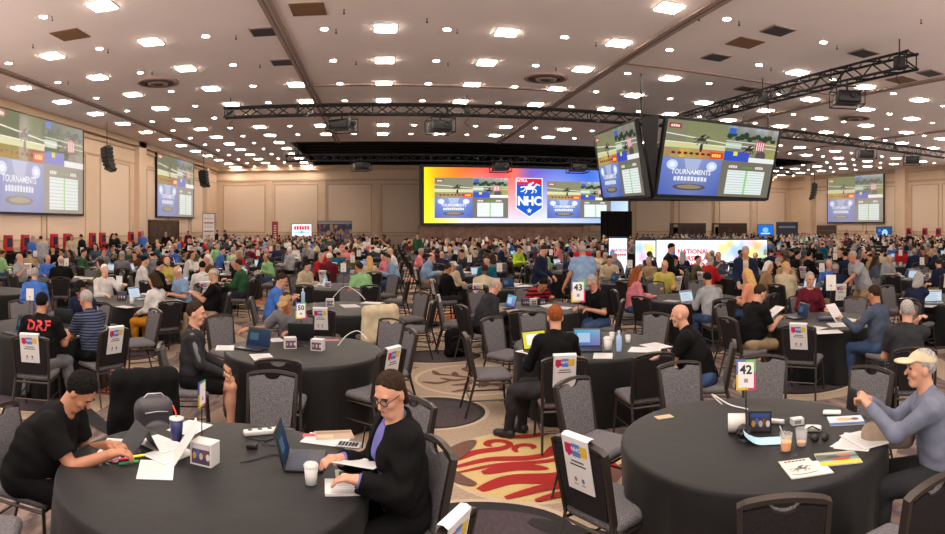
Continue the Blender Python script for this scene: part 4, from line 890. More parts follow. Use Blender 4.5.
# ------------------------------------------------------------ red terminals on skirted counters
m = MB(); m.box(-14.6, 17.5, 0, -13.7, 36.8, .98); m.box(-14.65, 17.4, .98, -13.65, 36.9, 1.02)
for k in range(96): m.box(-13.7, 17.6+.2*k, .02, -13.67, 17.7+.2*k, .97)
tag(mk('skirted_counter', m.mesh('counter', mat('black_skirt', (22, 21, 24), .8))), 'long black skirted counter along the left wall', 'counter')
m = MB(); m.box(41.9, 26, 0, 42.9, 40, 1.0); tag(mk('skirted_counter', m.mesh('counter', mat('black_skirt', (22, 21, 24), .8))), 'black skirted counter along the far right wall', 'counter')
bt = Proto('betting_terminal'); m = MB(); m.prism([(-.19,0),(.19,0),(.2,.3),(.17,.74),(-.17,.74),(-.2,.3)], 'y', -.10, .08); bt.part('red_case', m.mesh('terminal_case', mat('terminal_red', (176, 22, 28), .35)))
m = MB(); m.box(-.13,-.12,.26,.13,-.10,.62); bt.part('display', m.mesh('terminal_screen', mat('terminal_screen', (36, 40, 56), .2, emit=.3))); m = MB(); m.box(-.15,-.2,.02,.15,-.10,.12); bt.part('tray', m.mesh('terminal_tray', M_DMETAL))
ords = ['first', 'second', 'third', 'fourth', 'fifth', 'sixth', 'seventh', 'eighth', 'ninth', 'tenth']
for k, x in enumerate((7, 24, 53, 66, 91.5, 101.5, 130, 140)):
    th = (x-AX)/F_PX; y_ = 14.2/math.tan(-th); bt.place(-14.15, y_, 1.02, PI/2-.25, 'red betting terminal on the left wall counter, %s from the left' % ords[k], 'betting terminal')
for k, x in enumerate((909, 925, 938.5)):
    th = (x-AX)/F_PX; y_ = 42.3/math.tan(th); bt.place(42.3, y_, 1.0, -PI/2+.2, 'red betting terminal at far right wall, %s from the left' % ords[k], 'betting terminal', sc_=1.15)
# ------------------------------------------------------------ banquet chair, laptop, papers, number stand ... each built once
TILT = .20
def back_outline(dz=0, notch=True, ins=0):
    pts = [(-.185+ins, 0), (.185-ins, 0)]; top = []
    for k in range(17):
        x = (.212-ins)*(1 - k/8); z = .425 + .03*(1-(x/.212)**2) - dz
        if notch and abs(x) < .075: z -= .042*math.cos(x/.075*PI/2)**.6
        top.append((x, z))
    return pts + top
def chair_parts():
    P = []; B = T(0, -.205, .485, rx=TILT)
    m = MB(); m.rbox(-.225, -.205, .405, .225, .235, .49, .035); P.append(('seat', m.mesh('chair_seat', M_FRONT)))
    m = MB(); m.push(B); m.prism(back_outline(.03, ins=.012), 'y', .002, .026); m.pop(); P.append(('backrest', m.mesh('chair_back_front', M_FRONT)))
    m = MB(); m.push(B); m.prism(back_outline(.03, ins=.012), 'y', -.018, .001); m.pop(); P.append(('back_panel', m.mesh('chair_back_rear', M_REAR)))
    m = MB(); m.push(B)
    o = [(-.2, -.06)] + [(x*(1+.0), z) for x, z in back_outline(0, False)[2:][::-1]] + [(.2, -.06)]
    r0 = []
    for i, (x, z) in enumerate(o):
        a = Vector(o[max(i-1, 0)]); b = Vector(o[min(i+1, len(o)-1)]); d = (b-a).normalized(); n = Vector((-d.y, d.x)); w = .013 if 2 < i < len(o)-3 else .013
        r0.append([(x-n.x*w, -.020, z-n.y*w), (x-n.x*w, .022, z-n.y*w), (x+n.x*w, .022, z+n.y*w), (x+n.x*w, -.020, z+n.y*w)])
    m.loft(r0, smooth=False); m.pop(); P.append(('back_frame', m.mesh('chair_back_frame', M_FRAME)))
    for s_ in (-1, 1):
        m = MB(); m.tube([(s_*.2, .2, .42), (s_*.222, .235, 0)], [.015, .012], 4, smooth=False); P.append(('leg', m.mesh('chair_front_leg', M_FRAME)))
        m = MB(); m.tube([(s_*.2, -.20, .46), (s_*.205, -.215, .38), (s_*.222, -.32, 0)], [.016, .015, .012], 4, smooth=False); P.append(('leg', m.mesh('chair_rear_leg', M_FRAME)))
    m = MB()
    for s_ in (-1, 1): m.tube([(s_*.205, .2, .385), (s_*.205, -.21, .385)], .012, 4, smooth=False); m.tube([(s_*.212, .22, .2), (s_*.212, -.265, .2)], .009, 4, smooth=False)
    m.tube([(-.205, .2, .385), (.205, .2, .385)], .012, 4, smooth=False); m.tube([(-.205, -.21, .385), (.205, -.21, .385)], .012, 4, smooth=False); m.tube([(-.212, -.25, .2), (.212, -.25, .2)], .009, 4, smooth=False)
    P.append(('stretcher', m.mesh('chair_stretcher', M_FRAME))); return P
CP = chair_parts()
chair = Proto('banquet_chair')
for n_, me in CP: chair.part(n_, me)
def join_np(parts, mats):
    co, fs, mi = [], [], []; b = 0
    for me in parts:
        v = np.zeros(len(me.vertices)*3, np.float32); me.vertices.foreach_get('co', v); v = v.reshape(-1, 3); me.calc_loop_triangles()
        t = np.zeros(len(me.loop_triangles)*3, np.int32); me.loop_triangles.foreach_get('vertices', t); t = t.reshape(-1, 3)
        co.append(v); fs.append(t+b); mi.append(np.full(len(t), mats.index(me.materials[0]))); b += len(v)
    return np.concatenate(co), np.concatenate(fs), np.concatenate(mi)
CH_MATS = [M_FRONT, M_REAR, M_FRAME]; CH_NP = join_np([me for _, me in CP], CH_MATS)
chair_far = mesh_np('banquet_chair_far', *CH_NP, CH_MATS, smooth=False)
CHAIRS = []
def put_chair(x, y, f, label, group=None, sign=None, near=True, signlabel=None):
    rz = math.atan2(-f[0], f[1]); CHAIRS.append((x, y))
    if near: r = chair.place(x, y, 0, rz, label, 'chair', group)
    else: r = tag(mk('banquet_chair', chair_far, loc=(x, y, 0), rz=rz), label, 'chair', group)
    if sign is not None: chair_sign(x, y, rz, signlabel or 'white event sheet hanging on the ' + ' '.join(label.replace('with event sheet ', '').replace('with white event sheet ', '').split()[:10]))
    return r
# sheet hanging over a chair back
def sign_art(alt):
    a = Art(); W, H = .22, .33; a.rect(0, 0, W, H, (226,224,224)); z = H*.70
    a.rect(W*.08, z, W*.36, H*.9, (196,30,90), 1); a.rect(W*.36, z-.01, W*.66, H*.92, (90,130,205), 1); a.rect(W*.66, z, W*.92, H*.9, (226,186,50), 1); a.text('NHC', W*.51, H*.81, H*.11, (240,240,246), 2); a.poly([(W*.12,H*.7),(W*.3,H*.7),(W*.2,H*.64)], (196,30,90), 1)
    for k, w in enumerate((.24, .3)): a.rect(W*(.5-w), H*(.56-.07*k), W*(.5+w), H*(.59-.07*k), (60,60,66), 1)
    a.oval(W*.34, H*.22, .012, .016, (150,110,110), 1); a.oval(W*.62, H*.22, .012, .016, (90,100,140), 1); a.rect(W*.26, H*.12, W*.42, H*.14, (120,120,124), 1); a.rect(W*.54, H*.12, W*.7, H*.14, (120,120,124), 1); return a
SG = Proto('chair_sign'); SG.part('print', sign_art(0).mesh('sign_print', M_PRINT, -.11, -.335), M=T(0, -.027, .482))
m = MB(); m.loft([[(x, -.0255, .15), (x, -.0255, .485), (x, .0, .493), (x, .029, .485), (x, .029, .36), (x, .0275, .36), (x, .0275, .483), (x, .0, .4915), (x, -.024, .483), (x, -.024, .15)] for x in (-.112, .112)], smooth=False, cap=False)
SG.part('sheet', m.mesh('sign_sheet', M_PAPER))
def chair_sign(x, y, rz, label): SG.place(0, 0, 0, 0, label, 'sign', M=Matrix.Translation((x, y, 0)) @ Matrix.Rotation(rz, 4, 'Z') @ T(0, -.205, .485, rx=TILT))
# round table under a floor length cloth
def table_mesh(seed, R=.915, n=96, H=.75):
    rg = random.Random(seed); ph = [rg.random()*6.28 for _ in range(4)]; rings = []
    prof = [(.0, 0), (.5, 0), (R-.03, 0), (R-.008, -.004), (R+.002, -.014), (R+.006, -.04), (None, -.15), (None, -.35), (None, -.55), (None, -.735)]
    for i, (r, dz) in enumerate(prof):
        ring = []
        for k in range(n):
            a = 2*PI*k/n
            if r is None: q = -dz/.735; rr = R + .008 + q*(.012 + .030*math.sin(11*a+ph[0]) + .018*math.sin(23*a+ph[1]) + .012*math.sin(5*a+ph[2])) - .02*q
            else: rr = max(r, .001)
            ring.append((rr*math.cos(a), rr*math.sin(a), H+dz))
        rings.append(ring)
    m = MB(); m.loft([r[::-1] for r in rings], cap=True); return m.mesh('round_table_cloth', M_CLOTH)
TB = [table_mesh(k) for k in range(3)]
TABLES = []
def put_table(x, y, label, k=0): TABLES.append((x, y)); return tag(mk('round_table', TB[k % 3], loc=(x, y, 0), rz=k*1.3), label, 'table', 'round black tables')
TZ = .752
# laptop
def doc_art(kind):
    a = Art(); W, H = .30, .185
    if kind == 'blue': a.grid(0, 0, W, H, 4, 4, lambda u, v: (70+60*u, 110+60*v, 170+30*v)); a.rect(W*.1, H*.2, W*.6, H*.8, (170,195,220), 1)
    elif kind == 'white':
        a.rect(0, 0, W, H, (206,222,232)); a.rect(0, H*.9, W, H, (90,120,160), 1)
        for k in range(7): a.rect(W*.08, H*(.1+.11*k), W*(.9-.1*(k % 3)), H*(.13+.11*k), (120,140,160), 1)
    elif kind == 'dark': a.grid(0, 0, W, H, 4, 4, lambda u, v: (34+20*v, 46+20*v, 62+20*u)); a.rect(W*.1, H*.3, W*.5, H*.75, (70,90,110), 1)
    elif kind == 'yellow': a.rect(0, 0, W, H, (228,214,60)); a.rect(W*.14, H*.2, W*.62, H*.85, (245,245,240), 1); a.rect(W*.7, H*.2, W*.92, H*.8, (150,90,190), 1)
    return a
def laptop_proto(kind, shell, tilt=.28):
    p = Proto('laptop'); m = MB(); m.rbox(-.165, -.115, 0, .165, .115, .018, .004); p.part('base', m.mesh('laptop_base', shell))
    m = MB()
    for i in range(5):
        for j in range(13): m.box(-.147+.0228*j, -.01+.022*i, .018, -.128+.0228*j, .008+.022*i, .0205)
    m.box(-.045, -.1, .018, .045, -.04, .0188); p.part('keyboard', m.mesh('laptop_keyboard', M_KEYS))
    Mx = T(0, .115, .014, rx=-tilt); m = MB(); m.push(Mx); m.rbox(-.165, 0, 0, .165, .008, .22, .003); m.pop(); li = p.part('lid', m.mesh('laptop_lid', shell))
    p.part('display', doc_art(kind).mesh('laptop_display', M_SCREEN, -.15, .015), li, M=Mx @ T(0, -.002, 0)); return p
LAP = {k: laptop_proto(k, s_) for k, s_ in (('blue', M_LAPTOP), ('white', M_SILVER), ('dark', M_LAPTOP), ('yellow', M_LAPTOP))}
def lap(kind, x, y, user, label, group=None):
    """user = direction towards the person using it"""
    rz = math.atan2(user[0], -user[1]); return LAP[kind].place(x, y, TZ, rz, label, 'laptop', group)
# papers
def sheet_art(W, H, lines=9, head=None):
    a = Art(); a.rect(0, 0, W, H, (226,224,224))
    for k in range(lines): a.rect(W*.1, H*(.1+.8*k/lines), W*(.88-.1*((k*7) % 3)), H*(.1+.8*k/lines)+.004, (168,166,172), 1)
    if head: a.rect(0, H*.82, W, H, head, 1)
    return a
def flat(name, label, x, y, rz, W, H, art, cat, z=TZ, th=.003, group=None, M=None, edge=None):
    r = mk(name, None, loc=(x, y, z), rz=rz)
    if M is not None: r.matrix_basis = M
    tag(r, label, cat, group); b = MB(); n = 5
    b.box(-W/2, -H/2, 0, W/2, H/2, th); mk('pages', b.mesh('pages', edge or M_PAPER), r)
    me = art.mesh('print', M_PRINT, -W/2, -H/2); o = mk('printed_face', me, r, M=T(0, 0, th+.0006, rx=-PI/2) ); return r
PAP_ART = sheet_art(.21, .28); PAP_ME = PAP_ART.mesh('paper_print', M_PRINT, -.105, -.14)
m = MB(); m.box(-.105, -.14, 0, .105, .14, .003); PAP_B = m.mesh('paper_sheet', M_PAPER)
pap = Proto('paper_sheet', PAP_B); pap.part('printed_face', PAP_ME, M=T(0, 0, .0035, rx=-PI/2))
def fix_flat(me): pass
def paper(x, y, rz, label, z=TZ, group=None, s_=1.0): return pap.place(x, y, z, rz, label, 'paper', group, sc_=s_)
PAP_FAR = PAP_B
# number stand
def number_proto(num, border=True):
    p = Proto('table_number'); m = MB(); m.lathe([(.045,0),(.045,.008),(.01,.014)], 16); m.tube([(0,0,.01),(0,0,.30)], .004, 6); p.part('stand', m.mesh('number_stand', M_DMETAL))
    a = Art(); W, H = .105, .165
    if border: a.rect(0, 0, W, H*.5, (228,200,40)); a.rect(0, H*.5, W, H, (90,110,180)); a.rect(W*.5, H*.6, W, H, (110,180,80), 1); a.rect(W*.6, 0, W, H*.55, (214,40,100), 1); a.rect(W*.1, H*.08, W*.9, H*.92, (232,232,232), 2)
    else: a.rect(0, 0, W, H, (226,222,214))
    if num: a.text(num, W*.5, H*.66, H*.4, (24,24,28), 3, bold=.03)
    a.rect(W*.4, H*.25, W*.6, H*.38, (150,140,150), 3)
    for y_, rot in ((-.003, 0), (.003, PI)): p.part('card', a.mesh('number_card', M_PRINT, -W/2, 0), M=T(0, y_, .27, rz=rot))
    return p
NUM = {k: number_proto(k, k in ('42', '50', '43', '15')) for k in ('42', '50', '43', '15', '')}
NUM['mark'] = number_proto('')
# cups
m = MB(); m.lathe([(.028,0),(.031,.002),(.04,.10),(.038,.10)], 18); CUP = m.mesh('paper_cup', M_WHITE)
m = MB(); m.lathe([(.0415,.098),(.0425,.108),(.036,.112),(.036,.117),(.001,.117)], 18); LID = m.mesh('cup_lid', M_WHITE)
cupp = Proto('coffee_cup', CUP); cupp.part('lid', LID)
m = MB(); m.lathe([(.03,0),(.032,.14),(.03,.16),(.012,.185),(.012,.2)], 14); BOT = m.mesh('water_bottle', mat('bottle_blue', (150,180,215), .15)); 
m = MB(); m.lathe([(.014,.2),(.014,.222)], 12); botp = Proto('water_bottle', BOT); botp.part('cap', m.mesh('bottle_cap', M_WHITE))
# centre box of give-aways
def box_proto(dark):
    p = Proto('picture_box'); m = MB(); m.box(-.07,-.05,0,.07,.05,.13); p.part('box', m.mesh('picture_box', M_BLACK if dark else M_WHITE))
    a = Art(); a.rect(.01,.01,.13,.12,(60,52,60) if dark else (80,60,90))
    for k, c_ in enumerate(((200,150,60),(60,90,170),(190,180,170),(120,60,60),(220,210,200))): a.oval(.03+.022*k, .055+.015*(k % 2), .012, .02, c_, 1)
    a.rect(.012,.095,.128,.118,(40,70,150) if dark else (200,190,200),1)
    p.part('picture', a.mesh('box_picture', M_PRINT, -.07, 0), M=T(0,-.0505,0)); p.part('picture', a.mesh('box_picture', M_PRINT, -.07, 0), M=T(0,.0505,0,rz=PI)); return p
BOXP = [box_proto(True), box_proto(False)]
def cable(label, pts, r=.004, m_=None, z=TZ, cat='cable', name='cable'):
    mb = MB(); P = [Vector((p[0], p[1], (p[2] if len(p) > 2 else 0)+z+r)) for p in pts]; Q = []
    for i in range(len(P)-1):
        p0, a, b, p3_ = P[max(i-1,0)], P[i], P[i+1], P[min(i+2,len(P)-1)]
        for k in range(5): t = k/5; Q.append(.5*((2*a)+(-p0+b)*t+(2*p0-5*a+4*b-p3_)*t*t+(-p0+3*a-3*b+p3_)*t**3))
    Q.append(P[-1]); mb.tube(Q, r, 6); return tag(mk(name, mb.mesh(name, m_ or M_BLACK)), label, cat)
# ------------------------------------------------------------ the front tables and the people at them
t1, t2, t3, t4, t5, t7, t8, t9, t10, t11 = (-.98,3.46), (2.44,3.46), (-.89,7.04), (-4.5,7.35), (-4.6,10.7), (2.5,7.0), (2.68,10.3), (5.92,10.5), (6.13,6.9), (9.6,7.0)
t12 = (-.62,10.6); t6 = (-8.0,10.7)
for k, (t, l) in enumerate(((t1, 'round black-clothed table nearest the viewer at left, with laptop and papers'), (t2, 'round black-clothed table numbered 42 at right front'), (t3, 'round black-clothed table numbered 50, behind the front left one'), (t4, 'round black table at left edge where the DRF shirt sits'),
        (t5, 'round black table where the woman in mustard trousers sits'), (t7, 'round black table behind the red carpet disc, laptops and bottle on it'), (t8, 'round black table before the standing man in light blue shirt'), (t9, 'round black table where the grey hoodie person works'),
        (t10, 'round black table with papers before the woman in maroon'), (t11, 'round black table cut by the right edge, with open laptop'), (t12, 'round black table with a cream coat hung on its chair'), (t6, 'round black table at far left behind the blue jacket person'))): put_table(*t, l, k)
def to(a, b): d = Vector((b[0]-a[0], b[1]-a[1])); d.normalize(); return (d.x, d.y)
# T1 chairs
put_chair(-2.22, 3.48, (1, 0), 'grey chair under the man in black T-shirt at front left')
put_chair(-2.12, 2.72, (.93, .4), 'empty grey chair seat cut off at the bottom left corner')
put_chair(-1.78, 4.55, to((-1.78,4.55), t1), 'chair buried under a black coat behind the front left table')
put_chair(-.93, 4.93, (0, -1), 'empty light grey chair facing the viewer across the front left table')
put_chair(.03, 4.3, to((.03,4.3), t1), 'empty grey chair just behind the person with glasses')
put_chair(.07, 3.48, (-.95,-.30), 'chair under the person with glasses reading papers')
put_chair(.07, 2.76, to((.07,2.76), t1), 'chair top with event sheet at the bottom edge, left of centre', sign=1)
# T2
put_chair(1.41, 3.53, (.9, .43), 'chair with white event sheet seen from behind at front centre', sign=1)
put_chair(1.72, 4.56, to((1.72,4.56), t2), 'empty light grey chair directly behind the front centre sheeted chair')
put_chair(2.66, 4.70, (0, -1), 'empty grey chair across the table numbered 42, left of the number card')
put_chair(3.33, 4.58, to((3.33,4.58), t2), 'empty grey chair right behind the number 42 card')
put_chair(3.66, 3.72, to((3.66,3.72), t2), 'empty chair behind the hands of the man in cap')
put_chair(1.9, 2.5, to((1.9,2.5), t2), 'empty chair back at the bottom edge before table 42')
put_chair(2.42, 2.16, to((2.42,2.16), t2), 'empty chair in the bottom right corner, seat toward table 42')
put_chair(3.30, 2.5, to((3.3,2.5), t2), 'chair under the man in cap at right edge')
# T3
put_chair(-.96, 5.98, (0, 1), 'dark chair back behind the light grey one, at table 50')
put_chair(-.10, 6.38, to((-.1,6.38), t3), 'chair with event sheet on its back right of table 50', sign=1)
put_chair(.10, 7.3, to((.1,7.3), t3), 'narrow looking dark chair right of table 50, beyond the sheeted one')
put_chair(-.03, 8.0, to((-.03,8.0), t3), 'chair turned edge-on at the far right of table 50')
put_chair(-2.02, 6.18, (.95, .25), 'chair under the man in black and grey striped jacket')
put_chair(-2.03, 8.1, to((-2.03,8.1), t3), 'empty grey chair left behind the open laptop of table 50')
put_chair(-1.15, 8.33, (0, -1), 'chair under the person in cream cap leaning over table 50')
# T4
put_chair(-3.85, 6.12, (-.25, .97), 'chair with event sheet behind the man in DRF shirt', sign=1)
put_chair(-3.38, 6.9, (-.85, .5), 'chair with event sheet behind the man in striped polo', sign=1)
put_chair(-3.5, 8.35, to((-3.5,8.35), t4), 'chair beyond the sheeted chair of the striped polo man')
put_chair(-4.4, 8.6, (0, -1), 'chair under the man in black cap working at a laptop')
put_chair(-5.5, 8.35, to((-5.5,8.35), t4), 'empty grey chair at the left edge behind the dark laptop')
# T5
put_chair(-3.62, 9.75, to((-3.62,9.75), t5), 'dark chair back behind the woman in mustard trousers')
put_chair(-4.6, 9.35, (0, 1), 'empty grey chair between the striped polo man and the mustard trousers')
put_chair(-5.6, 11.4, to((-5.6,11.4), t5), 'chair under the man in white sweater holding a card')
put_chair(-3.05, 10.95, (-1, -.1), 'chair under the man in black T-shirt and cream cap')
put_chair(-3.95, 11.95, (-.8, -.6), 'chair under the bald man in light blue shirt')
put_chair(-6.0, 10.3, to((-6.0,10.3), t5), 'empty chair left of the mustard trousers table')
# T12
put_chair(-.86, 9.36, (.1, .99), 'dark chair with event sheet behind table 50', sign=1)
put_chair(-.10, 9.42, to((-.1,9.42), t12), 'chair with a cream coat draped over it')
put_chair(-1.95, 10.45, (1, .1), 'chair under the person in bright blue T-shirt')
put_chair(.62, 10.2, to((.62,10.2), t12), 'dark chair edge-on right of the coat chair')
put_chair(-.6, 11.95, (0, -1), 'empty grey chair across the coat chair table')
put_chair(.55, 11.3, to((.55,11.3), t12), 'empty chair at the aisle behind the coat chair table')
# T7
put_chair(1.28, 7.05, (1, 0), 'empty grey chair side-on left of the laptop table, at the aisle')
put_chair(1.7, 8.02, to((1.7,8.02), t7), 'empty grey chair facing the viewer beyond the side-on aisle chair')
put_chair(1.78, 5.88, (.12, .99), 'chair with event sheet behind the auburn-haired person', sign=1)
put_chair(2.62, 5.72, (0, 1), 'dark chair back right of the auburn-haired person')
put_chair(3.4, 5.72, (-.85, .5), 'chair under the bald man in black polo shirt')
put_chair(3.62, 7.75, to((3.62,7.75), t7), 'empty grey chair at the far right of the laptop table')
put_chair(2.25, 8.35, to((2.25,8.35), t7), 'dark chair far side of the laptop table, under the number card')
# T8
put_chair(1.55, 9.6, (1, .35), 'chair under the man in grey jacket with bald head')
put_chair(1.3, 10.6, to((1.3,10.6), t8), 'empty dark chair with sheet left of the grey jacket man', sign=1)
put_chair(2.2, 9.02, to((2.2,9.02), t8), 'empty chair near side of the grey jacket man table')
put_chair(3.75, 9.65, (-.8, .5), 'chair under the man with glasses in dark shirt')
put_chair(2.9, 11.65, (0, -1), 'chair under the person in red striped shirt')
put_chair(2.0, 11.5, to((2.0,11.5), t8), 'empty chair far left of the grey jacket man table')
# T9
put_chair(5.65, 9.15, (.1, .99), 'dark chair back behind the grey hoodie person')
put_chair(4.75, 9.95, (.9, .35), 'dark chair with grey seat beside the pink top woman')
put_chair(4.72, 10.95, (1, -.1), 'chair under the woman in pink top')
put_chair(6.6, 9.2, to((6.6,9.2), t9), 'chair under the long blond haired woman')
put_chair(6.33, 12.65, (-.3, -1), 'chair under the person in yellow shirt')
put_chair(5.9, 11.9, (0, -1), 'empty chair across the hoodie table')
put_chair(6.7, 11.7, to((6.7,11.7), t9), 'empty chair far right of the hoodie table')
# T10
put_chair(5.1, 6.12, to((5.1,6.12), t10), 'chair with event sheet left of the papers table, seat to the right', sign=1)
put_chair(4.78, 7.0, (1, 0), 'chair under the man in black T-shirt reading a sheet')
put_chair(6.85, 8.15, (-.3, -1), 'chair under the woman in maroon sweater')
put_chair(6.05, 5.5, (0, 1), 'dark chair behind the man in blue grey sweater')
put_chair(7.4, 6.5, to((7.4,6.5), t10), 'empty grey chair right of the papers table')
put_chair(7.3, 7.5, to((7.3,7.5), t10), 'empty chair between maroon sweater and curly grey hair')
put_chair(5.3, 8.0, to((5.3,8.0), t10), 'empty chair back behind the black T-shirt reader')
put_chair(8.25, 6.8, (1, .1), 'chair under the curly grey haired person in navy')
put_chair(8.6, 6.0, to((8.6,6.0), t11), 'dark empty chair near the right edge before the open laptop')
put_chair(5.05, 4.2, (.75, .65), 'chair under the grey-haired man in grey shirt')
put_chair(6.3, 4.1, (.3, .95), 'empty chair at the right edge behind the man in cap')
put_chair(9.4, 8.3, (0, -1), 'empty chair beyond the right edge laptop')
# ---- people
lapL = ((-.14,.26,.66),(.14,.26,.66))
person(-2.22, 3.42, (1, .05), 'heavy man in black T-shirt writing with head down at front left', sk='tan', hc='black', top='black', bot='black', lean=.56, hpitch=.8, g=1.32, hair='curly', sleeve='short', hands=((-.1,.54,.79),(.12,.64,.82)), feet=((-.15,.35,.09),(.12,.38,.09)), hyaw=0)
person(.14, 3.50, (-.93, -.36), 'person with tied brown hair and glasses in black jacket, reading papers', sk='fair', hc='brown', top='lavender', jack='black', bot='black', hair='tail', glasses=True, lean=.10, hpitch=.38, hyaw=.5, hands=((-.13,.33,.84),(.13,.34,.86)), feet=((-.15,.3,.09),(.1,.35,.09)), g=.95, fem=True)
person(3.27, 2.47, (-.72, .72), 'man in cream cap and blue-grey pullover holding a phone', sk='fair', hc='grey', top='heather', bot='charcoal', capc='cream', lean=.22, hpitch=.0, hands=((-.06,.50,1.02),(.06,.50,1.02)), g=1.1, curl=1.1, hyaw=.15)
_, EXJ = person(-1.98, 6.2, (.95, .22), 'thin balding man in black and grey jacket and shorts, hands on thighs', sk='fair', hc='brown', top='charcoal', bot='black', legs='shorts', lean=.05, hpitch=.1, hands=((-.16,.34,.66),(.16,.34,.66)), hyaw=-.15, feet=((-.12,.5,.09),(.12,.42,.09)))
person(-1.15, 8.2, (-.25, -1), 'person in cream cap and grey T-shirt reaching left over table 50', sk='tan', hc='brown', top='grey', bot='denim', capc='tan', sleeve='short', lean=.45, hpitch=.5, hands=((-.1,.4,.8),(.55,.38,.80)), beard=True, g=1.15)
person(-3.87, 6.2, (-.25, .97), 'man seen from behind in black shirt reading DRF in red', sk='tan', hc='black', top='black', bot='grey', hair='short', lean=.12, hpitch=.2, g=1.2, sleeve='short', hands=((-.25,.38,.80),(.25,.38,.80)), feet=((-.3,.35,.09),(.3,.35,.09)))
person(-3.48, 6.93, (-.9, .45), 'man in dark striped polo shirt seen from behind, working beside the DRF shirt', sk='tan', hc='grey', top='slate', bot='black', sleeve='short', lean=.3, hpitch=.35, polo=True, hands=((-.12,.5,.79),(.12,.5,.79)), g=1.1)
person(-4.4, 8.45, (-.02, -1), 'man in black cap and navy jacket bent over a laptop', sk='tan', hc='black', top='navy', bot='black', capc='black', lean=.3, hpitch=.5, hands=((-.14,.42,.79),(.14,.42,.79)), collc='grey')
person(-3.68, 9.66, (-.95, .35), 'woman in white sweater and mustard trousers seated side-on', sk='fair', hc='brown', top='white', bot='mustard', hair='bob', fem=True, lean=.1, hpitch=.4, hands=((-.1,.36,.68),(.12,.4,.72)), feet=((-.12,.42,.1),(.12,.36,.1)), shoe='tan')
person(-5.5, 11.3, (.8, -.55), 'white-haired man in white sweater holding up a card', sk='pale', hc='white', top='white', bot='denim', lean=.05, hpitch=0, hands=((-.2,.45,.98),(.16,.36,.79)), g=1.15)
person(-3.1, 10.93, (-.95, -.1), 'man in cream cap and black T-shirt looking at his phone, right of the mustard trousers', sk='fair', hc='grey', top='black', bot='khaki', capc='cream', sleeve='short', lean=-.12, hpitch=.35, g=1.25, hands=((-.08,.34,.92),(.08,.34,.92)), feet=((-.15,.5,.09),(.15,.45,.09)), beard=True)
person(-3.93, 11.85, (-.7, -.7), 'bald man in light blue shirt looking down', sk='fair', hc='white', hair='ring', top='light blue', bot='black', lean=.2, hpitch=.55, sleeve='short', g=1.1)
person(-1.9, 10.5, (.95, .0), 'person in bright blue T-shirt reading a phone', sk='fair', hc='brown', top='blue', bot='denim', sleeve='short', lean=.25, hpitch=.5, hands=((-.1,.38,.92),(.08,.38,.9)), g=1.05)
person(1.76, 5.9, (.1, 1), 'auburn-haired person in black seen from behind, sneakers to the left', sk='fair', hc='auburn', top='black', bot='charcoal', lean=.12, hpitch=.15, hands=((-.25,.36,.78),(.2,.4,.79)), pelvis_yaw=.95, feet=((-.1,.5,.09),(.1,.45,.09)), shoe='black', g=1.05, hair='short')
person(3.35, 5.72, (-.75, .55), 'bald man in black polo shirt leaning on his forearms', sk='fair', hc='grey', hair='none', top='black', bot='denim', sleeve='short', lean=.38, hpitch=.15, hyaw=.0, hands=((-.12,.55,.72),(.12,.55,.70)), g=1.2, polo=True)
person(1.6, 9.55, (1, .3), 'bald man in grey jacket reading at the table near the aisle', sk='fair', hc='grey', hair='ring', top='charcoal', bot='black', lean=.35, hpitch=.5, g=1.15)
person(3.68, 9.7, (-.75, -.25), 'man with glasses in dark shirt looking down before the standing blue shirt', sk='fair', hc='grey', top='black', bot='denim', sleeve='short', lean=.25, hpitch=.6, glasses=True)
person(2.9, 11.55, (.3, -1), 'person bent low in red and dark striped shirt', sk='tan', hc='black', top='red', bot='black', sleeve='short', lean=.75, hpitch=.8, hands=((-.2,.45,.79),(.2,.45,.79)))
person(5.6, 9.2, (.08, 1), 'person in light grey hoodie seen from behind', sk='tan', hc='black', top='light grey', bot='denim', hood=True, lean=.35, hpitch=.5, hands=((-.2,.45,.79),(.2,.45,.79)), g=1.15)
person(4.78, 10.9, (.9, -.05), 'woman with auburn hair in pink top turned to the right', sk='fair', hc='auburn', top='pink', bot='denim', hair='long', fem=True, lean=.15, hpitch=.25)
person(6.55, 9.3, to((6.6,9.2), t9), 'woman with long blond hair seen from behind', sk='fair', hc='blond', top='peach', bot='denim', hair='long', fem=True, lean=.2, hpitch=.3)
person(6.3, 12.55, (-.3, -1), 'person in yellow shirt beyond the hoodie table', sk='fair', hc='blond', top='yellow', bot='charcoal', lean=.15, hpitch=.3)
person(4.83, 6.98, (1, .08), 'man in black T-shirt reading a white sheet', sk='fair', hc='brown', top='black', bot='khaki', sleeve='short', lean=.25, hpitch=.5, hands=((-.12,.42,.88),(.12,.44,.86)), g=1.2)
person(6.83, 8.05, (-.42, -1), 'grey-haired woman in maroon sweater facing the viewer', sk='fair', hc='grey', top='maroon', bot='black', lean=.05, hpitch=.1, fem=True, hands=((-.2,.34,.78),(.2,.34,.78)), hair='short')
person(6.05, 5.62, (-.15, 1), 'man in blue-grey sweater and jeans holding a paper', sk='tan', hc='brown', top='slate', bot='denim', lean=.15, hpitch=.3, hands=((-.3,.42,.92),(.2,.42,.85)), g=1.1)
person(5.02, 4.27, (.7, .7), 'grey-haired man in grey T-shirt seen from behind, hand at his face', sk='fair', hc='grey', top='charcoal', bot='black', sleeve='short', lean=.18, hpitch=.15, hands=((-.2,.4,.79),(.1,.18,1.12)), g=1.15)
person(8.2, 6.85, (.95, .2), 'curly grey-haired person in navy sweater leaning on a hand', sk='fair', hc='grey', top='navy', bot='black', lean=.3, hpitch=.2, hair='bob', hands=((-.2,.4,.79),(.1,.22,1.10)))
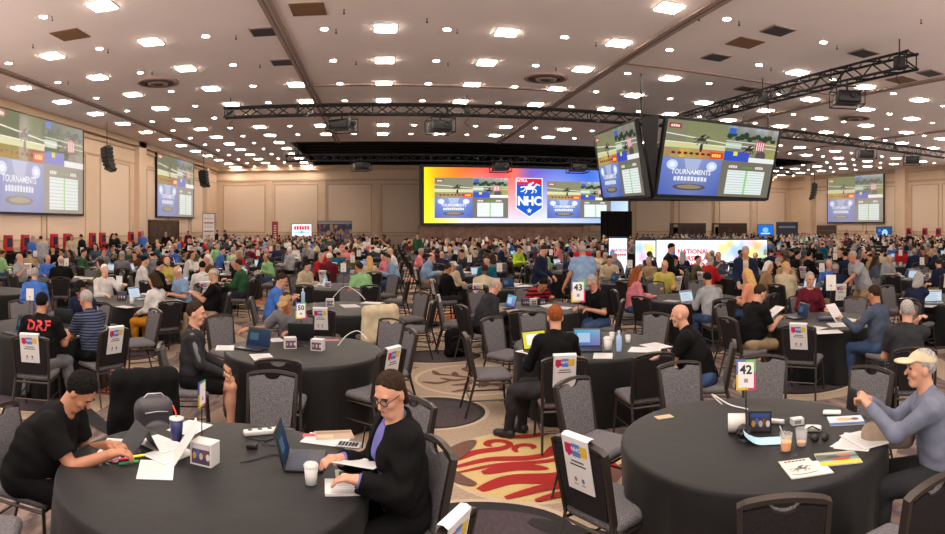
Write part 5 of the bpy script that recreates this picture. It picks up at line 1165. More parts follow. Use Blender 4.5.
person(-6.3, 9.9, (-.5, .85), 'person in royal blue jacket seen from behind at left edge', sk='fair', hc='grey', top='blue', bot='khaki', lean=.3, hpitch=.2, g=1.2)
# standing
person(4.14, 11.9, (-.1, 1), 'large man standing with his back turned in light blue shirt', sk='tan', hc='grey', top='light blue', bot='black', sit=False, sleeve='short', hair='ring', hands=((-.42,.1,.85),(.38,.1,.85)), g=1.4, scale=1.03)
person(3.62, 13.6, (.5, -.4), 'man standing in navy jacket looking down, head bowed', sk='fair', hc='brown', top='navy', bot='black', sit=False, lean=.15, hpitch=.7, hands=((-.15,.3,1.0),(.15,.3,1.0)), g=1.1)
person(7.3, 10.7, (-.5, -.85), 'standing man in open dark blue jacket over cream shirt, at the lit banner', sk='fair', hc='grey', top='cream', jack='navy', bot='black', sit=False, hpitch=.5, hands=((-.12,.28,1.05),(.16,.3,.98)), g=1.1)
person(9.45, 9.3, (-.9, .2), 'man in white polo leaning over with an arm out to the left', sk='tan', hc='grey', top='light grey', bot='khaki', sit=False, hz=.88, sleeve='short', lean=.45, hpitch=.2, hands=((-.15,.65,.9),(.1,.3,.8)), g=1.15)
# DRF lettering on the shirt back
a = Art(); a.text('DRF', 0, 0, .16, (205, 40, 44), 0, bold=.03); root = [o for o in bpy.data.objects if o.get('label', '').startswith('man seen from behind in black shirt reading')][0]
sb = [c_ for c_ in root.children if c_.name.startswith('shirt')][0]; me = a.mesh('shirt_lettering', M_PRINT)
dg = bpy.context.evaluated_depsgraph_get()
for v in me.vertices:       # drape the letters on the cloth
    hit, loc, nr, ix = sb.ray_cast(Vector((v.co.x, -.6, 1.0 - .0 + v.co.z)), Vector((0, 1, 0)))
    v.co = (v.co.x, (loc.y - .004) if hit else -.15, 1.0 + v.co.z)
mk('lettering', me, root)

def dress(start, m_, part='shirt'):
    r = [o for o in bpy.data.objects if o.get('label', '').startswith(start)][0]
    for c_ in r.children:
        if c_.name.split('.')[0] == part: swap(c_, 0, m_)
    return r
dress('man in dark striped polo', striped('striped_polo', (24,30,52), (70,76,94), 9)); dress('person bent low in red', striped('red_stripes', (150,26,36), (22,20,26), 4.5))
m = MB(); S_, E_, W_2 = (EXJ['sh'][1], EXJ['E'][1], EXJ['W'][1]); off_ = np.array([.034, 0, .012]); m.tube([tuple(p_) for p_ in (EXJ['nb'] + off_*[1,0,1], S_ + np.array([.03,0,.03]), S_*.5+E_*.5 + off_, E_ + off_, E_*.55+W_2*.45 + off_*.7)], [.02,.03,.03,.026,.022], 8)
mk('sleeve_stripe', m.mesh('sleeve_stripe', cloth('grey')), EXJ['root'])
# ---- things on table T1
TOPZ = TZ
def on(x, y, z=TOPZ): p = px(x, y, z); return p.x, p.y
def P1(x, y, rz, l, **k): a_ = on(x, y); return paper(a_[0], a_[1], rz, l, **k)
P1(156, 470, .3, 'loose printed sheet nearest the viewer before the markers')
P1(170, 455, -.5, 'printed sheet overlapping the centre of the left writing spot', z=TOPZ+.004)
P1(160, 445, 1.1, 'printed sheet behind the tablet stand', z=TOPZ+.008)
P1(190, 428, -.3, 'blank sheet behind the dark blue cup')
P1(118, 447, .2, 'sheet under the writing hand of the black T-shirt man')
x, y = on(140, 449); r = mk('tablet', None, loc=(x, y, TOPZ)); r.rotation_euler = (0, 0, .75); tag(r, 'tablet on a black folded stand cover before the writing man', 'tablet')
m = MB(); m.prism([(-.1,0),(-.095,0),(.02,.15),(.015,.155)], 'y', -.12, .12); mk('screen_slab', m.mesh('tablet', M_LAPTOP), r); m = MB(); m.prism([(.015,.15),(.02,.15),(.1,0),(.094,0)], 'y', -.1, .1); mk('folded_cover', m.mesh('cover', M_BLACK), r)
for (x, y, l, c_) in ((120, 461, 'pink highlighter on the front left table', (235,40,110)), (128, 464, 'green highlighter on the front left table', (30,160,80)), (134, 458, 'yellow highlighter on the front left table', (230,220,40))):
    q = on(x, y); m = MB(); m.tube([(-.06,0,.009),(.035,0,.009)], .008, 8); o = mk('highlighter', m.mesh('highlighter', mat('hl%d' % c_[0], c_, .4)), loc=(q[0], q[1], TOPZ), rz=.75); tag(o, l, 'pen'); m = MB(); m.tube([(.035,0,.009),(.065,0,.009)], .0085, 8); mk('pen_cap', m.mesh('pen_cap', mat('hl%d' % c_[0], c_, .4)), o)
q = on(103, 462); m = MB(); m.tube([(-.07,0,.006),(.07,0,.006)], .004, 6); tag(mk('pen', m.mesh('pen', M_SILVER), loc=(q[0], q[1], TOPZ), rz=-.5), 'thin silver pen left of the highlighters', 'pen')
q = on(107, 459); m = MB(); m.rbox(-.08,-.04,0,.08,.04,.01,.003); r = tag(mk('smartphone', m.mesh('phone', M_WHITE), loc=(q[0], q[1], TOPZ), rz=.1), 'white smartphone lying by the highlighters', 'phone'); m = MB(); m.box(-.072,-.034,.01,.072,.034,.0108); mk('display', m.mesh('phone_screen', mat('phone_glass', (110,120,135), .1)), r)
q = on(176.5, 441); m = MB(); m.lathe([(.033,0),(.036,.003),(.047,.15),(.045,.15)], 20); r = tag(mk('soda_cup', m.mesh('soda_cup', mat('cup_blue', (28,36,84), .4)), loc=(q[0], q[1], TOPZ)), 'dark blue paper cup with white lid and orange straw', 'cup'); m = MB(); m.lathe([(.05,.148),(.05,.158),(.001,.162)], 20); mk('lid', m.mesh('soda_lid', M_WHITE), r); m = MB(); m.tube([(0,0,.1),(-.005,0,.19),(-.03,.01,.235)], .005, 6); mk('straw', m.mesh('straw', mat('straw_orange', (230,80,40), .4)), r)
q = on(205, 463); r = BOXP[1].place(q[0], q[1], TOPZ, -.25, 'white box with purple picture on the front left table', 'box', sc_=1.05)
q = on(196, 447); r = NUM['mark'].place(q[0]+.04, q[1], TOPZ, PI/2-.15, 'thin number stand turned edge-on beside the white picture box', 'number stand')
m = MB(); m.prism([(-.09,0),(-.085,0),(.055,.22),(.05,.222)], 'y', -.11, .11); q = on(190, 461); tag(mk('leaning_brochure', m.mesh('brochure', M_PAPER), loc=(q[0]-.02, q[1]+.03, TOPZ), rz=.35), 'white and purple brochure leaning against the number stand', 'brochure')
q = on(262, 434); m = MB(); m.rbox(-.13,-.03,0,.13,.03,.035,.008); r = tag(mk('power_strip', m.mesh('strip', M_WHITE), loc=(q[0], q[1], TOPZ), rz=.45), 'white power strip near the far edge of the left table', 'power strip')
for k in range(3): m = MB(); m.box(-.1+.07*k,-.014,.035,-.07+.07*k,.014,.037); mk('socket', m.mesh('socket', M_BLACK), r)
m = MB(); m.box(.1,-.025,.0355,.125,.025,.04); mk('switch', m.mesh('switch', mat('orange_plastic', (225,130,30), .4)), r)
q = on(252, 448); m = MB(); m.rbox(-.035,-.025,0,.035,.025,.03,.006); tag(mk('charger', m.mesh('charger', M_BLACK), loc=(q[0], q[1], TOPZ)), 'small black charger brick left of the laptop', 'charger')
qs = [on(*p) for p in ((252,447),(246,438),(262,441),(275,438),(262,444),(284,447))]; cable('tangled black charger cable beside the power strip', qs)
qs = [on(*p) for p in ((240,463),(255,460),(272,455),(285,458),(296,462))]; cable('thin black cable running behind the laptop', qs, .003)
q = on(306, 462); lap('white' if 0 else 'dark', q[0], q[1], (1, .04), 'black open laptop seen from the side on the front left table')
q = on(311, 484); cupp.place(q[0], q[1], TOPZ, 0, 'white lidded paper coffee cup on the front left table', 'cup', sc_=1.0)
q = on(352, 488); flat('paper_stack', 'stack of white papers nearest the edge under the magazine', q[0], q[1], .1, .3, .2, sheet_art(.3,.2,6), 'paper', th=.012)
ma = Art(); ma.rect(0,0,.3,.2,(176,190,170)); ma.rect(.02,.03,.28,.17,(60,86,84),1); ma.oval(.17,.1,.06,.05,(96,120,110),2); ma.marks(.08,.13,.08,.03,3,(20,30,40),2); ma.marks(.085,.08,.1,.03,4,(20,30,40),2)
q = on(362, 481); flat('magazine', 'green covered magazine lying under the hand of the glasses reader', q[0], q[1]+.02, .12, .3, .2, ma, 'magazine', z=TOPZ+.013, th=.008)
q = on(326, 440); flat('paper_sheet', 'white sheet with a tan newspaper on it behind the laptop', q[0], q[1], -.25, .3, .2, sheet_art(.3,.2,7), 'paper')
na = Art(); na.rect(0,0,.26,.16,(176,150,124)); na.rect(.01,.1,.25,.14,(140,116,98),1); na.rect(.01,.02,.12,.08,(200,180,150),1)
q = on(334, 436); flat('newspaper', 'folded tan newspaper behind the laptop', q[0], q[1], .2, .26, .16, na, 'newspaper', z=TOPZ+.004, th=.006)
ra = Art(); ra.rect(0,0,.1,.06,(210,60,80)); q = on(310, 436); flat('red_booklet', 'small red booklet left of the folded newspaper', q[0], q[1], .1, .1, .06, ra, 'booklet', z=TOPZ+.004)
q = on(349, 446); m = MB(); m.rbox(-.08,-.05,0,.08,.05,.015,.004); r = tag(mk('calculator', m.mesh('calc', M_SILVER), loc=(q[0], q[1], TOPZ), rz=-.2), 'silver calculator with dark keys near the reader', 'calculator')
m = MB()
for i in range(4):
    for j in range(6): m.box(-.065+.022*j,-.04+.018*i,.015,-.049+.022*j,-.028+.018*i,.018)
mk('keys', m.mesh('calc_keys', M_BLACK), r)
Mx = Matrix.Translation((.20-.50, 3.33+.03, .86)) @ Matrix.Rotation(.12, 4, 'Z') @ Matrix.Rotation(.22, 4, 'Y'); flat('held_paper', 'sheet of printed paper held by the glasses reader', 0, 0, 0, .2, .28, sheet_art(.2,.28,12), 'paper', M=Matrix.Translation(px(357, 462, .86)) @ Matrix.Rotation(1.2, 4, 'Z') @ Matrix.Rotation(.15, 4, 'Y'), th=.002)
m = MB(); m.tube([(0,0,0),(.02,-.01,.13)], .005, 6); tag(mk('pen', m.mesh('pen', M_BLACK), loc=px(362, 448, .88)), 'black pen in the hand of the glasses reader', 'pen')
# coat and backpack on the chair behind T1
F_ = Field((-.34,-.42,.2), (.34,.12,1.1), .014); v = F_.new()
for a_, b_, r1, r2, fs in (((-.2,-.27,.92),(.2,-.27,.92),.05,.05,1), ((-.19,-.25,.62),(.19,-.25,.62),.07,.07,1), ((-.2,-.3,.5),(.2,-.3,.5),.06,.06,1), ((-.22,-.27,.9),(-.24,-.3,.45),.06,.05,1), ((.22,-.27,.9),(.24,-.3,.45),.06,.05,1), ((-.08,-.25,.88),(-.08,-.25,.5),.075,.085,1.6), ((.08,-.25,.88),(.08,-.25,.5),.075,.085,1.6)):
    F_.add(v, cone(a_, b_, r1+.012, r2+.012, V3(1,0,0), max(fs, 1.001)), .09)
aP = [F_.ax[0][:, None, None], F_.ax[1][None, :, None], F_.ax[2][None, None, :]]; v = v + .006*np.sin(aP[0]*38+aP[2]*9)*np.sin(aP[2]*14+1)
COATV = (F_, v); th_ = to((-1.78,4.55), t1); rzc = math.atan2(-th_[0], th_[1])
tag(mk('draped_coat', build_mesh('coat', F_, v, cloth('black')), loc=(-1.78, 4.55, 0), rz=rzc), 'black coat draped over the chair behind the front left table', 'coat')
def backpack(label, x, y, z, rz, c_, s_=1.0):
    F_ = Field((-.24,-.2,-.02), (.24,.22,.56), .012); v = F_.new(); F_.add(v, ell((0,0,.2), (.17,.11,.21)), .03); F_.add(v, cone((-.08,0,.32), (.08,0,.32), .09, .09), .05); F_.add(v, cone((-.1,0,.06), (.1,0,.06), .08, .08), .05)
    o = tag(mk('backpack', build_mesh('backpack', F_, v, c_), loc=(x, y, z), rz=rz), label, 'bag'); o.scale = (s_,)*3
    F2 = F_; v = F2.new(); F2.add(v, ell((0,-.11,.14), (.12,.05,.10)), .02); mk('front_pocket', build_mesh('pocket', F2, v, c_), o)
    m = MB(); m.tube([(-.13,.0,.36),(-.06,-.02,.44),(.06,-.02,.44),(.13,.0,.36)], .008, 6); m.tube([(-.1,-.1,.3),(0,-.135,.32),(.1,-.1,.3)], .005, 5); mk('straps', m.mesh('straps', M_SILVER if s_ < .95 else M_BLACK), o); return o
backpack('dark clear-topped backpack on the coat-covered chair seat', -1.72, 4.42, .50, rzc+PI, mat('backpack_grey', (58,56,62), .5), .9)
# things on T2
q = on(664, 417); flat('envelope', 'small tan envelope alone on the left of table 42', q[0], q[1], .0, .13, .075, (lambda a_: (a_.rect(0,0,.13,.075,(206,176,140)), a_)[1])(Art()), 'envelope')
q = on(746, 440); NUM['42'].place(q[0], q[1], TOPZ, -.62, 'number card 42 on its stand with rainbow border', 'number card', sc_=1.25)
q = on(733, 433); r = mk('overturned_mug', None, M=Matrix.Translation((q[0]+.03, q[1], TOPZ+.065)) @ Matrix.Rotation(-.55, 4, 'Z') @ Matrix.Rotation(PI/2, 4, 'Y')); tag(r, 'white container lying on its side left of card 42', 'container')
m = MB(); m.lathe([(.065,-.06),(.065,.06),(.058,.06),(.058,-.05)], 24); mk('shell', m.mesh('mug', M_WHITE), r)
F_ = Field((-.09,-.08,-.02), (.09,.08,.12), .008); v = F_.new(); F_.add(v, ell((0,0,.04), (.06,.045,.05)), .01); aP = [F_.ax[0][:, None, None], F_.ax[1][None, :, None], F_.ax[2][None, None, :]]; v = v + .008*np.sin(aP[0]*120)*np.sin(aP[1]*110+aP[2]*90)
q = on(744, 438); tag(mk('crumpled_bag', build_mesh('bag', F_, v, M_BLACK), loc=(q[0], q[1], TOPZ+.005)), 'small crumpled black bag at the foot of card 42', 'bag')
q = on(760, 430); BOXP[0].place(q[0], q[1], TOPZ, -.62, 'dark blue picture box behind card 42', 'box', sc_=1.15)
m = MB(); Pq = [(-.13+.26*k/10, .0, .0) for k in range(11)]; m.loft([[(x_, -.07, .004+.10*max(0, -x_*7-.1)**2), (x_, .07, .004+.10*max(0, -x_*7-.1)**2), (x_, .07, .0065+.10*max(0, -x_*7-.1)**2), (x_, -.07, .0065+.10*max(0, -x_*7-.1)**2)] for x_, _, _ in Pq], smooth=False)
q = on(763, 442); tag(mk('blue_paper', m.mesh('blue_paper', mat('pale_blue_paper', (160,196,214), .6)), loc=(q[0], q[1], TOPZ), rz=-.5), 'curling pale blue paper under card 42', 'paper')
q = on(776, 424); m = MB(); m.tube([(-.06,0,.02),(.06,0,.02)], .019, 12); tag(mk('paper_roll', m.mesh('roll', M_WHITE), loc=(q[0], q[1], TOPZ), rz=-.9), 'white rolled tube right of the blue picture box', 'roll')
q = on(797, 424); m = MB(); m.box(-.045,-.03,0,.045,.03,.045); r = tag(mk('small_box', m.mesh('small_box', M_WHITE), loc=(q[0], q[1], TOPZ), rz=-.3), 'small open white box behind the drink cups', 'box'); m = MB(); m.box(-.03,-.031,.01,.02,-.030,.035); mk('label', m.mesh('blabel', mat('grey_print', (120,120,125), .6)), r)
q = on(813, 431); m = MB(); m.rbox(-.06,-.03,0,.06,.03,.04,.014); r = tag(mk('headset_case', m.mesh('case', M_WHITE), loc=(q[0], q[1], TOPZ), rz=-.8), 'rounded white case beside the black sunglasses', 'case'); m = MB(); m.tube([(-.05,-.035,.02),(0,-.05,.05),(.05,-.035,.02)], .006, 6); mk('handle', m.mesh('case_handle', M_BLACK), r)
q = on(820, 441); m = MB()
for s_ in (-1, 1): m.push(T(s_*.035,0,.022,rx=1.2)); m.lathe([(.001,0),(.028,0),(.028,.004),(.001,.004)], 14); m.pop(); m.tube([(s_*.065,0,.03),(s_*.06,.12,.012)], .004, 5)
tag(mk('sunglasses', m.mesh('sunglasses', M_BLACK), loc=(q[0], q[1], TOPZ), rz=-.5), 'black folded sunglasses near the papers on table 42', 'sunglasses')
M_CLEAR = mat('clear_plastic', (235,238,240), .08, alpha=.16)
def drink(x, y, l, c_, fill, straw):
    q = on(x, y); m = MB(); m.lathe([(.029,.001),(.031,.003),(.042,.115),(.0405,.115),(.030,.006)], 22, cap=False); r = tag(mk('plastic_cup', m.mesh('plastic_cup', M_CLEAR), loc=(q[0], q[1], TOPZ)), l, 'cup')
    m = MB(); m.lathe([(.028,.006),(.029+.012*fill/.115,fill)], 22); mk('drink', m.mesh('drink', c_), r)
    if straw: m = MB(); m.tube([(.02,0,.02),(-.05,.0,.17)], .004, 6); mk('straw', m.mesh('straw', M_WHITE), r)
drink(786, 451, 'clear plastic cup a third full of orange juice with white straw', mat('orange_juice', (255,160,5), .3), .062, True)
drink(801.5, 446, 'clear plastic cup with a little beige drink, right of the orange juice', mat('beige_drink', (196,150,110), .3), .03, False)
mb_ = Art(); mb_.rect(0,0,.2,.26,(220,216,208)); mb_.horse(.095, .12, .06, (120,116,112), (60,60,64), 1); mb_.line([(.02,.05),(.08,.035),(.18,.05)], .008, (90,88,86), 1); mb_.marks(.1,.235,.14,.02,6,(60,60,60),1)
q = on(807, 470); flat('magazine', 'black and white magazine nearest the viewer on table 42', q[0], q[1], -.35, .26, .2, (lambda: mb_)(), 'magazine', th=.006)
mc = Art(); mc.rect(0,0,.26,.2,(120,150,170)); mc.rect(0,0,.26,.06,(226,200,50),1); mc.poly([(0,.08),(.26,.1),(.26,.14),(0,.17)],(90,96,84),1); mc.oval(.1,.12,.05,.02,(60,60,60),2); mc.oval(.15,.08,.06,.018,(190,50,50),2); mc.oval(.18,.14,.05,.015,(200,90,40),2); mc.rect(.0,.17,.26,.2,(180,180,150),1)
q = on(838, 459); flat('magazine', 'colourful magazine with yellow corner on table 42', q[0], q[1], -.5, .26, .2, mc, 'magazine', th=.006)
q = on(856, 442); paper(q[0], q[1], -1.0, 'white printed sheets at the right edge of table 42', s_=1.1); q = on(866, 440); paper(q[0], q[1], -.2, 'upper printed sheet of the pile at the right edge of table 42', z=TOPZ+.005, s_=1.1)
q = on(843, 446); paper(q[0], q[1], .3, 'small crumpled receipt between magazine and sheets', s_=.5)
mbb = Art(); mbb.rect(0,0,.26,.2,(206,214,226)); mbb.rect(0,0,.26,.05,(60,96,160),1); mbb.oval(.12,.12,.06,.04,(196,170,120),1); mbb.oval(.2,.12,.03,.03,(120,70,50),2)
q = on(846, 421); flat('magazine', 'blue and white magazine near the hands of the man in cap', q[0], q[1], -.6, .26, .2, mbb, 'magazine', th=.006)
q = on(832, 414); m = MB(); m.rbox(-.07,-.035,0,.07,.035,.025,.01); tag(mk('folded_napkin', m.mesh('napkin', M_PAPER), loc=(q[0], q[1], TOPZ), rz=-.8), 'folded white napkin left of the blue and white magazine', 'napkin')
qs = [(*on(722,405), 0), (*on(712,398), .02), (*on(716,402), .04), (*on(730,408), .02), (*on(748,410), 0)]; cable('white cable curling up behind the overturned container', qs, .006, M_WHITE)
# phone in the hands of the man in cap; tan rounded shape on his lap side
f_ = Vector((-.72,.72,0)).normalized(); pm = Vector((3.27,2.47,0)) + f_*.61; m = MB(); m.rbox(-.04,-.006,-.075,.04,.006,.075,.004); tag(mk('smartphone', m.mesh('phone', M_BLACK), loc=(pm.x, pm.y, 1.04), rz=math.atan2(-f_.x, f_.y)+.8), 'black smartphone held up by the man in cap', 'phone')
F_ = Field((-.2,-.12,-.05), (.2,.12,.22), .012); v = F_.new(); F_.add(v, cone((-.11,0,.09), (.11,0,.09), .075, .075), .03); F_.add(v, cone((-.12,0,.03), (.12,0,.03), .05, .05), .05)
q = px(903, 452, .66); tag(mk('tan_shape', build_mesh('tan_shape', F_, v, mat('tan_matte', (150,134,116), .8, noise=(20,.1))), loc=(q.x-.06, q.y+.08, .70), rz=-.75), 'tan rounded shape at the table edge under the arm of the man in cap', 'bag')
# T3 items
q = on(252, 349); lap('dark', q[0], q[1], (-.4, -1), 'open laptop with dark screen at left of table 50')
q = on(258, 352) ; paper(*on(262, 357), .4, 'white sheets at the near left of table 50', s_=1.1); paper(*on(225, 348), .2, 'white paper at the left edge of table 50')
q = on(301, 346); NUM['50'].place(q[0], q[1], TOPZ, .1, 'number card 50 on its stand', 'number card', sc_=1.2)
q = on(302, 342); lap('dark', q[0]-.02, q[1]+.2, (0, 1), 'laptop seen from behind below the cream cap person')
q = on(290, 348); BOXP[1].place(q[0], q[1], TOPZ, .3, 'white picture box left of number card 50', 'box'); q = on(318, 350); BOXP[1].place(q[0], q[1], TOPZ, -.3, 'picture box right of number card 50', 'box')
ra = Art(); ra.rect(0,0,.2,.1,(200,50,60)); q = on(331, 340); flat('red_booklet', 'red booklet at the far right of table 50', q[0], q[1], .2, .2, .1, ra, 'booklet')
qs = [(*on(338,346), 0), (*on(347,338), .03), (*on(358,336), .06), (*on(367,341), .02)]; cable('white cable curling on the right of table 50', qs, .006, M_WHITE)
q = on(276, 340); paper(q[0], q[1], .5, 'pale blue sheet in the middle of table 50', s_=.8)
# T4 items
q = px(16, 334, TOPZ); lap('dark', q.x, q.y, (-.3, -1), 'black laptop left of the DRF shirt at left edge'); q = px(66, 322, TOPZ); lap('dark', q.x+.05, q.y, (0, 1), 'black laptop before the man in black cap')
q = px(86, 334, TOPZ); paper(q.x, q.y, .4, 'sheets under the hand of the striped polo man'); q = px(45, 327, TOPZ); paper(q.x, q.y, -.4, 'sheet in the middle of the DRF shirt table'); q = px(30, 320, TOPZ); NUM[''].place(q.x, q.y, TOPZ, .3, 'number stand on the DRF shirt table', 'number card', sc_=1.1)
q = px(97, 318, TOPZ); botp.place(q.x, q.y, TOPZ, 0, 'small water bottle near the navy jacket man', 'bottle', sc_=.8)
# T5 items
q = px(140, 299, TOPZ); lap('white', q.x, q.y, (1, -.3), 'bright white-screened laptop before the mustard trousers woman'); q = px(122, 300, TOPZ); BOXP[0].place(q.x, q.y, TOPZ, .2, 'dark picture box on the mustard trousers table', 'box', sc_=1.2)
q = px(132, 304, TOPZ); cupp.place(q.x, q.y, TOPZ, 0, 'white cup beside the bright laptop, mustard trousers table', 'cup', sc_=1.1); q = px(125, 307, TOPZ); paper(q.x, q.y, 1.2, 'pale sheet at the near edge of the mustard trousers table')
q = px(146, 294, TOPZ); paper(q.x, q.y, .2, 'sheet at the far side of the mustard trousers table')
m = MB(); m.box(-.06,-.001,-.09,.06,.001,.09); tag(mk('held_card', m.mesh('held_card', M_PAPER), loc=(-4.98, 10.93, 1.1), rz=.3), 'white card held up by the white-haired man in white sweater', 'card')
# T12 items
q = px(330, 306, TOPZ); BOXP[1].place(q.x, q.y, TOPZ, 0, 'picture box on the coat chair table', 'box'); q = px(327, 304, TOPZ)
q = px(350, 306, TOPZ); paper(q.x, q.y, .3, 'papers at the near right of the coat chair table', s_=1.4); q = px(372, 303, TOPZ); paper(q.x, q.y, 1.2, 'papers at the right of the coat chair table', s_=1.3); q = px(303, 303, TOPZ); botp.place(q.x, q.y, TOPZ, 0, 'water bottle at the left of the coat chair table', 'bottle', sc_=1.2)
qs = [(px(333,298,TOPZ).x, px(333,298,TOPZ).y, 0), (px(345,298,TOPZ).x, px(345,298,TOPZ).y, .22), (px(358,299,TOPZ).x, px(358,299,TOPZ).y, .12), (px(365,300,TOPZ).x, px(365,300,TOPZ).y, 0)]; cable('white cable arching over the coat chair table', qs, .008, M_WHITE)
th_ = to((-.1,9.42), t12); F_, v = COATV; tag(mk('draped_coat', build_mesh('coat', F_, v, cloth('cream')), loc=(-.1, 9.42, 0), rz=math.atan2(-th_[0], th_[1])), 'cream coat draped over a chair right of table 50', 'coat')
# T7 items
q = px(541, 352, TOPZ); lap('yellow', q.x, q.y, (.3, -1), 'laptop with glowing yellow screen left of the auburn hair'); q = px(588, 350, TOPZ); lap('blue', q.x, q.y, (-.3, -1), 'laptop with blue screen right of the auburn hair')
q = px(530, 352, TOPZ); paper(q.x, q.y, .5, 'papers left of the glowing laptop'); q = px(603, 356, TOPZ); paper(q.x, q.y, -.4, 'sheet before the drinks on the laptop table'); q = px(645, 350, TOPZ); paper(q.x, q.y, 1.0, 'spread sheets at the right of the laptop table', s_=1.3); q = px(656, 346, TOPZ); paper(q.x, q.y, .2, 'far sheets at the right of the laptop table', s_=1.2)
q = px(608, 350, TOPZ); cupp.place(q.x, q.y, TOPZ, 0, 'tall takeaway coffee cup on the laptop table', 'cup', sc_=1.3); q = px(619, 351, TOPZ); botp.place(q.x, q.y, TOPZ, 0, 'blue-tinted water bottle on the laptop table', 'bottle', sc_=1.05)
q = px(592, 342, TOPZ); NUM['43'].place(q.x-.08, q.y+.3, TOPZ, -.2, 'number card with yellow border at the far side of the laptop table', 'number card', sc_=1.7)
for k, (x, y) in enumerate(((597, 341), (612, 340), (628, 343))): q = px(x, y, TOPZ); cupp.place(q.x, q.y, TOPZ, 0, ['small white cup behind the blue laptop', 'white cup behind the tall coffee cup', 'white cup left of the spread sheets'][k], 'cup', sc_=.85)
# T8
q = px(504, 308, TOPZ); lap('blue', q.x, q.y, (-1, -.3), 'blue-screened laptop before the grey jacket man'); q = px(517, 311, TOPZ); paper(q.x, q.y, .4, 'papers beside the grey jacket man'); q = px(560, 308, TOPZ); paper(q.x, q.y, .9, 'white papers at the right of the grey jacket man table', s_=1.3); q = px(548, 306, TOPZ); paper(q.x, q.y, .1, 'white papers in the middle of the grey jacket man table', s_=1.2)
for k, x in enumerate((525, 533, 541)): q = px(x, 305, TOPZ); BOXP[k % 2].place(q.x, q.y, TOPZ, .2*k, ['left', 'middle', 'right'][k] + ' picture box of three on the grey jacket man table', 'box', sc_=.9)
# T9, T10, T11
q = px(692, 303, TOPZ); lap('white', q.x, q.y, (.3, -1), 'white-screened laptop left of the grey hoodie'); q = px(672, 301, TOPZ); paper(q.x, q.y, .5, 'papers at the left of the hoodie table'); q = px(735, 299, TOPZ); paper(q.x, q.y, .5, 'papers at the right of the hoodie table')
q = px(795, 318, TOPZ); lap('dark', q.x, q.y, (-1, .2), 'dark laptop opposite the black T-shirt reader'); 
for k, (x, y, r_) in enumerate(((812, 328, .3), (838, 325, -.5), (828, 332, 1.1), (847, 320, .1))): q = px(x, y, TOPZ); paper(q.x, q.y, r_, ['left', 'right', 'nearest', 'rear right'][k] + ' loose sheet on the table of the maroon sweater woman', s_=1.25)
q = px(827, 320, TOPZ); m = MB(); m.rbox(-.14,-.1,0,.14,.1,.05,.01); tag(mk('dark_folder', m.mesh('folder', mat('navy_folder', (30,36,60), .5)), loc=(q.x, q.y, TOPZ), rz=-.6), 'dark blue folder before the maroon sweater woman', 'folder'); q = px(831, 316, TOPZ); NUM[''].place(q.x, q.y, TOPZ, -.6, 'number card in front of the maroon sweater woman', 'number card', sc_=1.5)
q = Vector((5.32, 7.08, .93)); flat('held_paper', 'white sheet held by the black T-shirt reader', 0, 0, 0, .22, .3, sheet_art(.22,.3), 'paper', M=Matrix.Translation(q) @ Matrix.Rotation(-PI/2, 4, 'Z') @ Matrix.Rotation(.5, 4, 'X'), th=.002)
q = Vector((5.72, 6.18, .98)); flat('held_paper', 'white sheet held by the blue-grey sweater man', 0, 0, 0, .22, .3, sheet_art(.22,.3), 'paper', M=Matrix.Translation(q) @ Matrix.Rotation(.2, 4, 'Z') @ Matrix.Rotation(.9, 4, 'X'), th=.002)
q = px(934, 303, TOPZ); lap('white', q.x, q.y, (-.6, -.6), 'open laptop at the right edge table'); q = px(925, 306, TOPZ); paper(q.x, q.y, .3, 'papers before the right edge laptop', s_=1.3)
# luggage in the aisle
q = px(456, 358, 0); backpack('black backpack standing in the aisle with pulled-up handle', q.x, q.y+.1, .02, .3, cloth('black'), 1.1)
m = MB(); m.tube([(-.09,0,0),(-.09,0,.5),(.09,0,.5),(.09,0,0)], .009, 6); m.box(-.17,-.02,0,.17,.06,.03); m.tube([(-.12,0,.02),(-.12,0,.48)], .006, 5); tag(mk('luggage_trolley', m.mesh('trolley', M_DMETAL), loc=(q.x, q.y+.26, 0), rz=.3), 'folding luggage trolley handle behind the aisle backpack', 'trolley')
# ------------------------------------------------------------ the rest of the hall: tables in rows, people, chairs and their things
slots = [skin('fair'), cloth('black'), cloth('charcoal'), hairm('brown'), mat('shoe_black', COLS['black'], .5), cloth('cream')]
SP = dict(hands=((-.16,.40,.80),(.16,.40,.80)))
KINDS = [('short', dict(lean=.15, hpitch=.3, **SP)), ('short', dict(lean=.35, hpitch=.5, g=1.15, **SP)), ('short', dict(lean=.02, hpitch=.05, hyaw=.5, g=1.1, hands=((-.16,.3,.72),(.18,.36,.80)))), ('short', dict(lean=.1, hpitch=.1, hyaw=-.6, g=1.25, hands=((-.2,.4,.8),(.1,.22,1.08)))),
         ('cap', dict(lean=.2, hpitch=.35, cap=True, g=1.1, **SP)), ('cap', dict(lean=.05, hpitch=.1, hyaw=.4, cap=True, **SP)), ('bald', dict(hair='ring', lean=.25, hpitch=.4, g=1.15, **SP)), ('long', dict(hair='long', fem=True, lean=.12, hpitch=.25, **SP)), ('bob', dict(hair='bob', fem=True, lean=.2, hpitch=.2, hyaw=-.3, **SP)),
         ('bald', dict(hair='ring', lean=.05, hpitch=.0, g=1.25, sleeve='short', hands=((-.16,.36,.8),(.2,.3,1.0)))), ('short', dict(lean=.3, hpitch=.2, sleeve='short', **SP)), ('hood', dict(lean=.3, hpitch=.45, hood=True, g=1.15, **SP))]
FARP = []
for i, (kd, kw) in enumerate(KINDS):
    me, _ = far_figure('seated_figure', slots, h=.021, **kw); _, raw = far_figure('lowres', slots, h=.036, **kw); FARP.append((kd, me, raw)); 
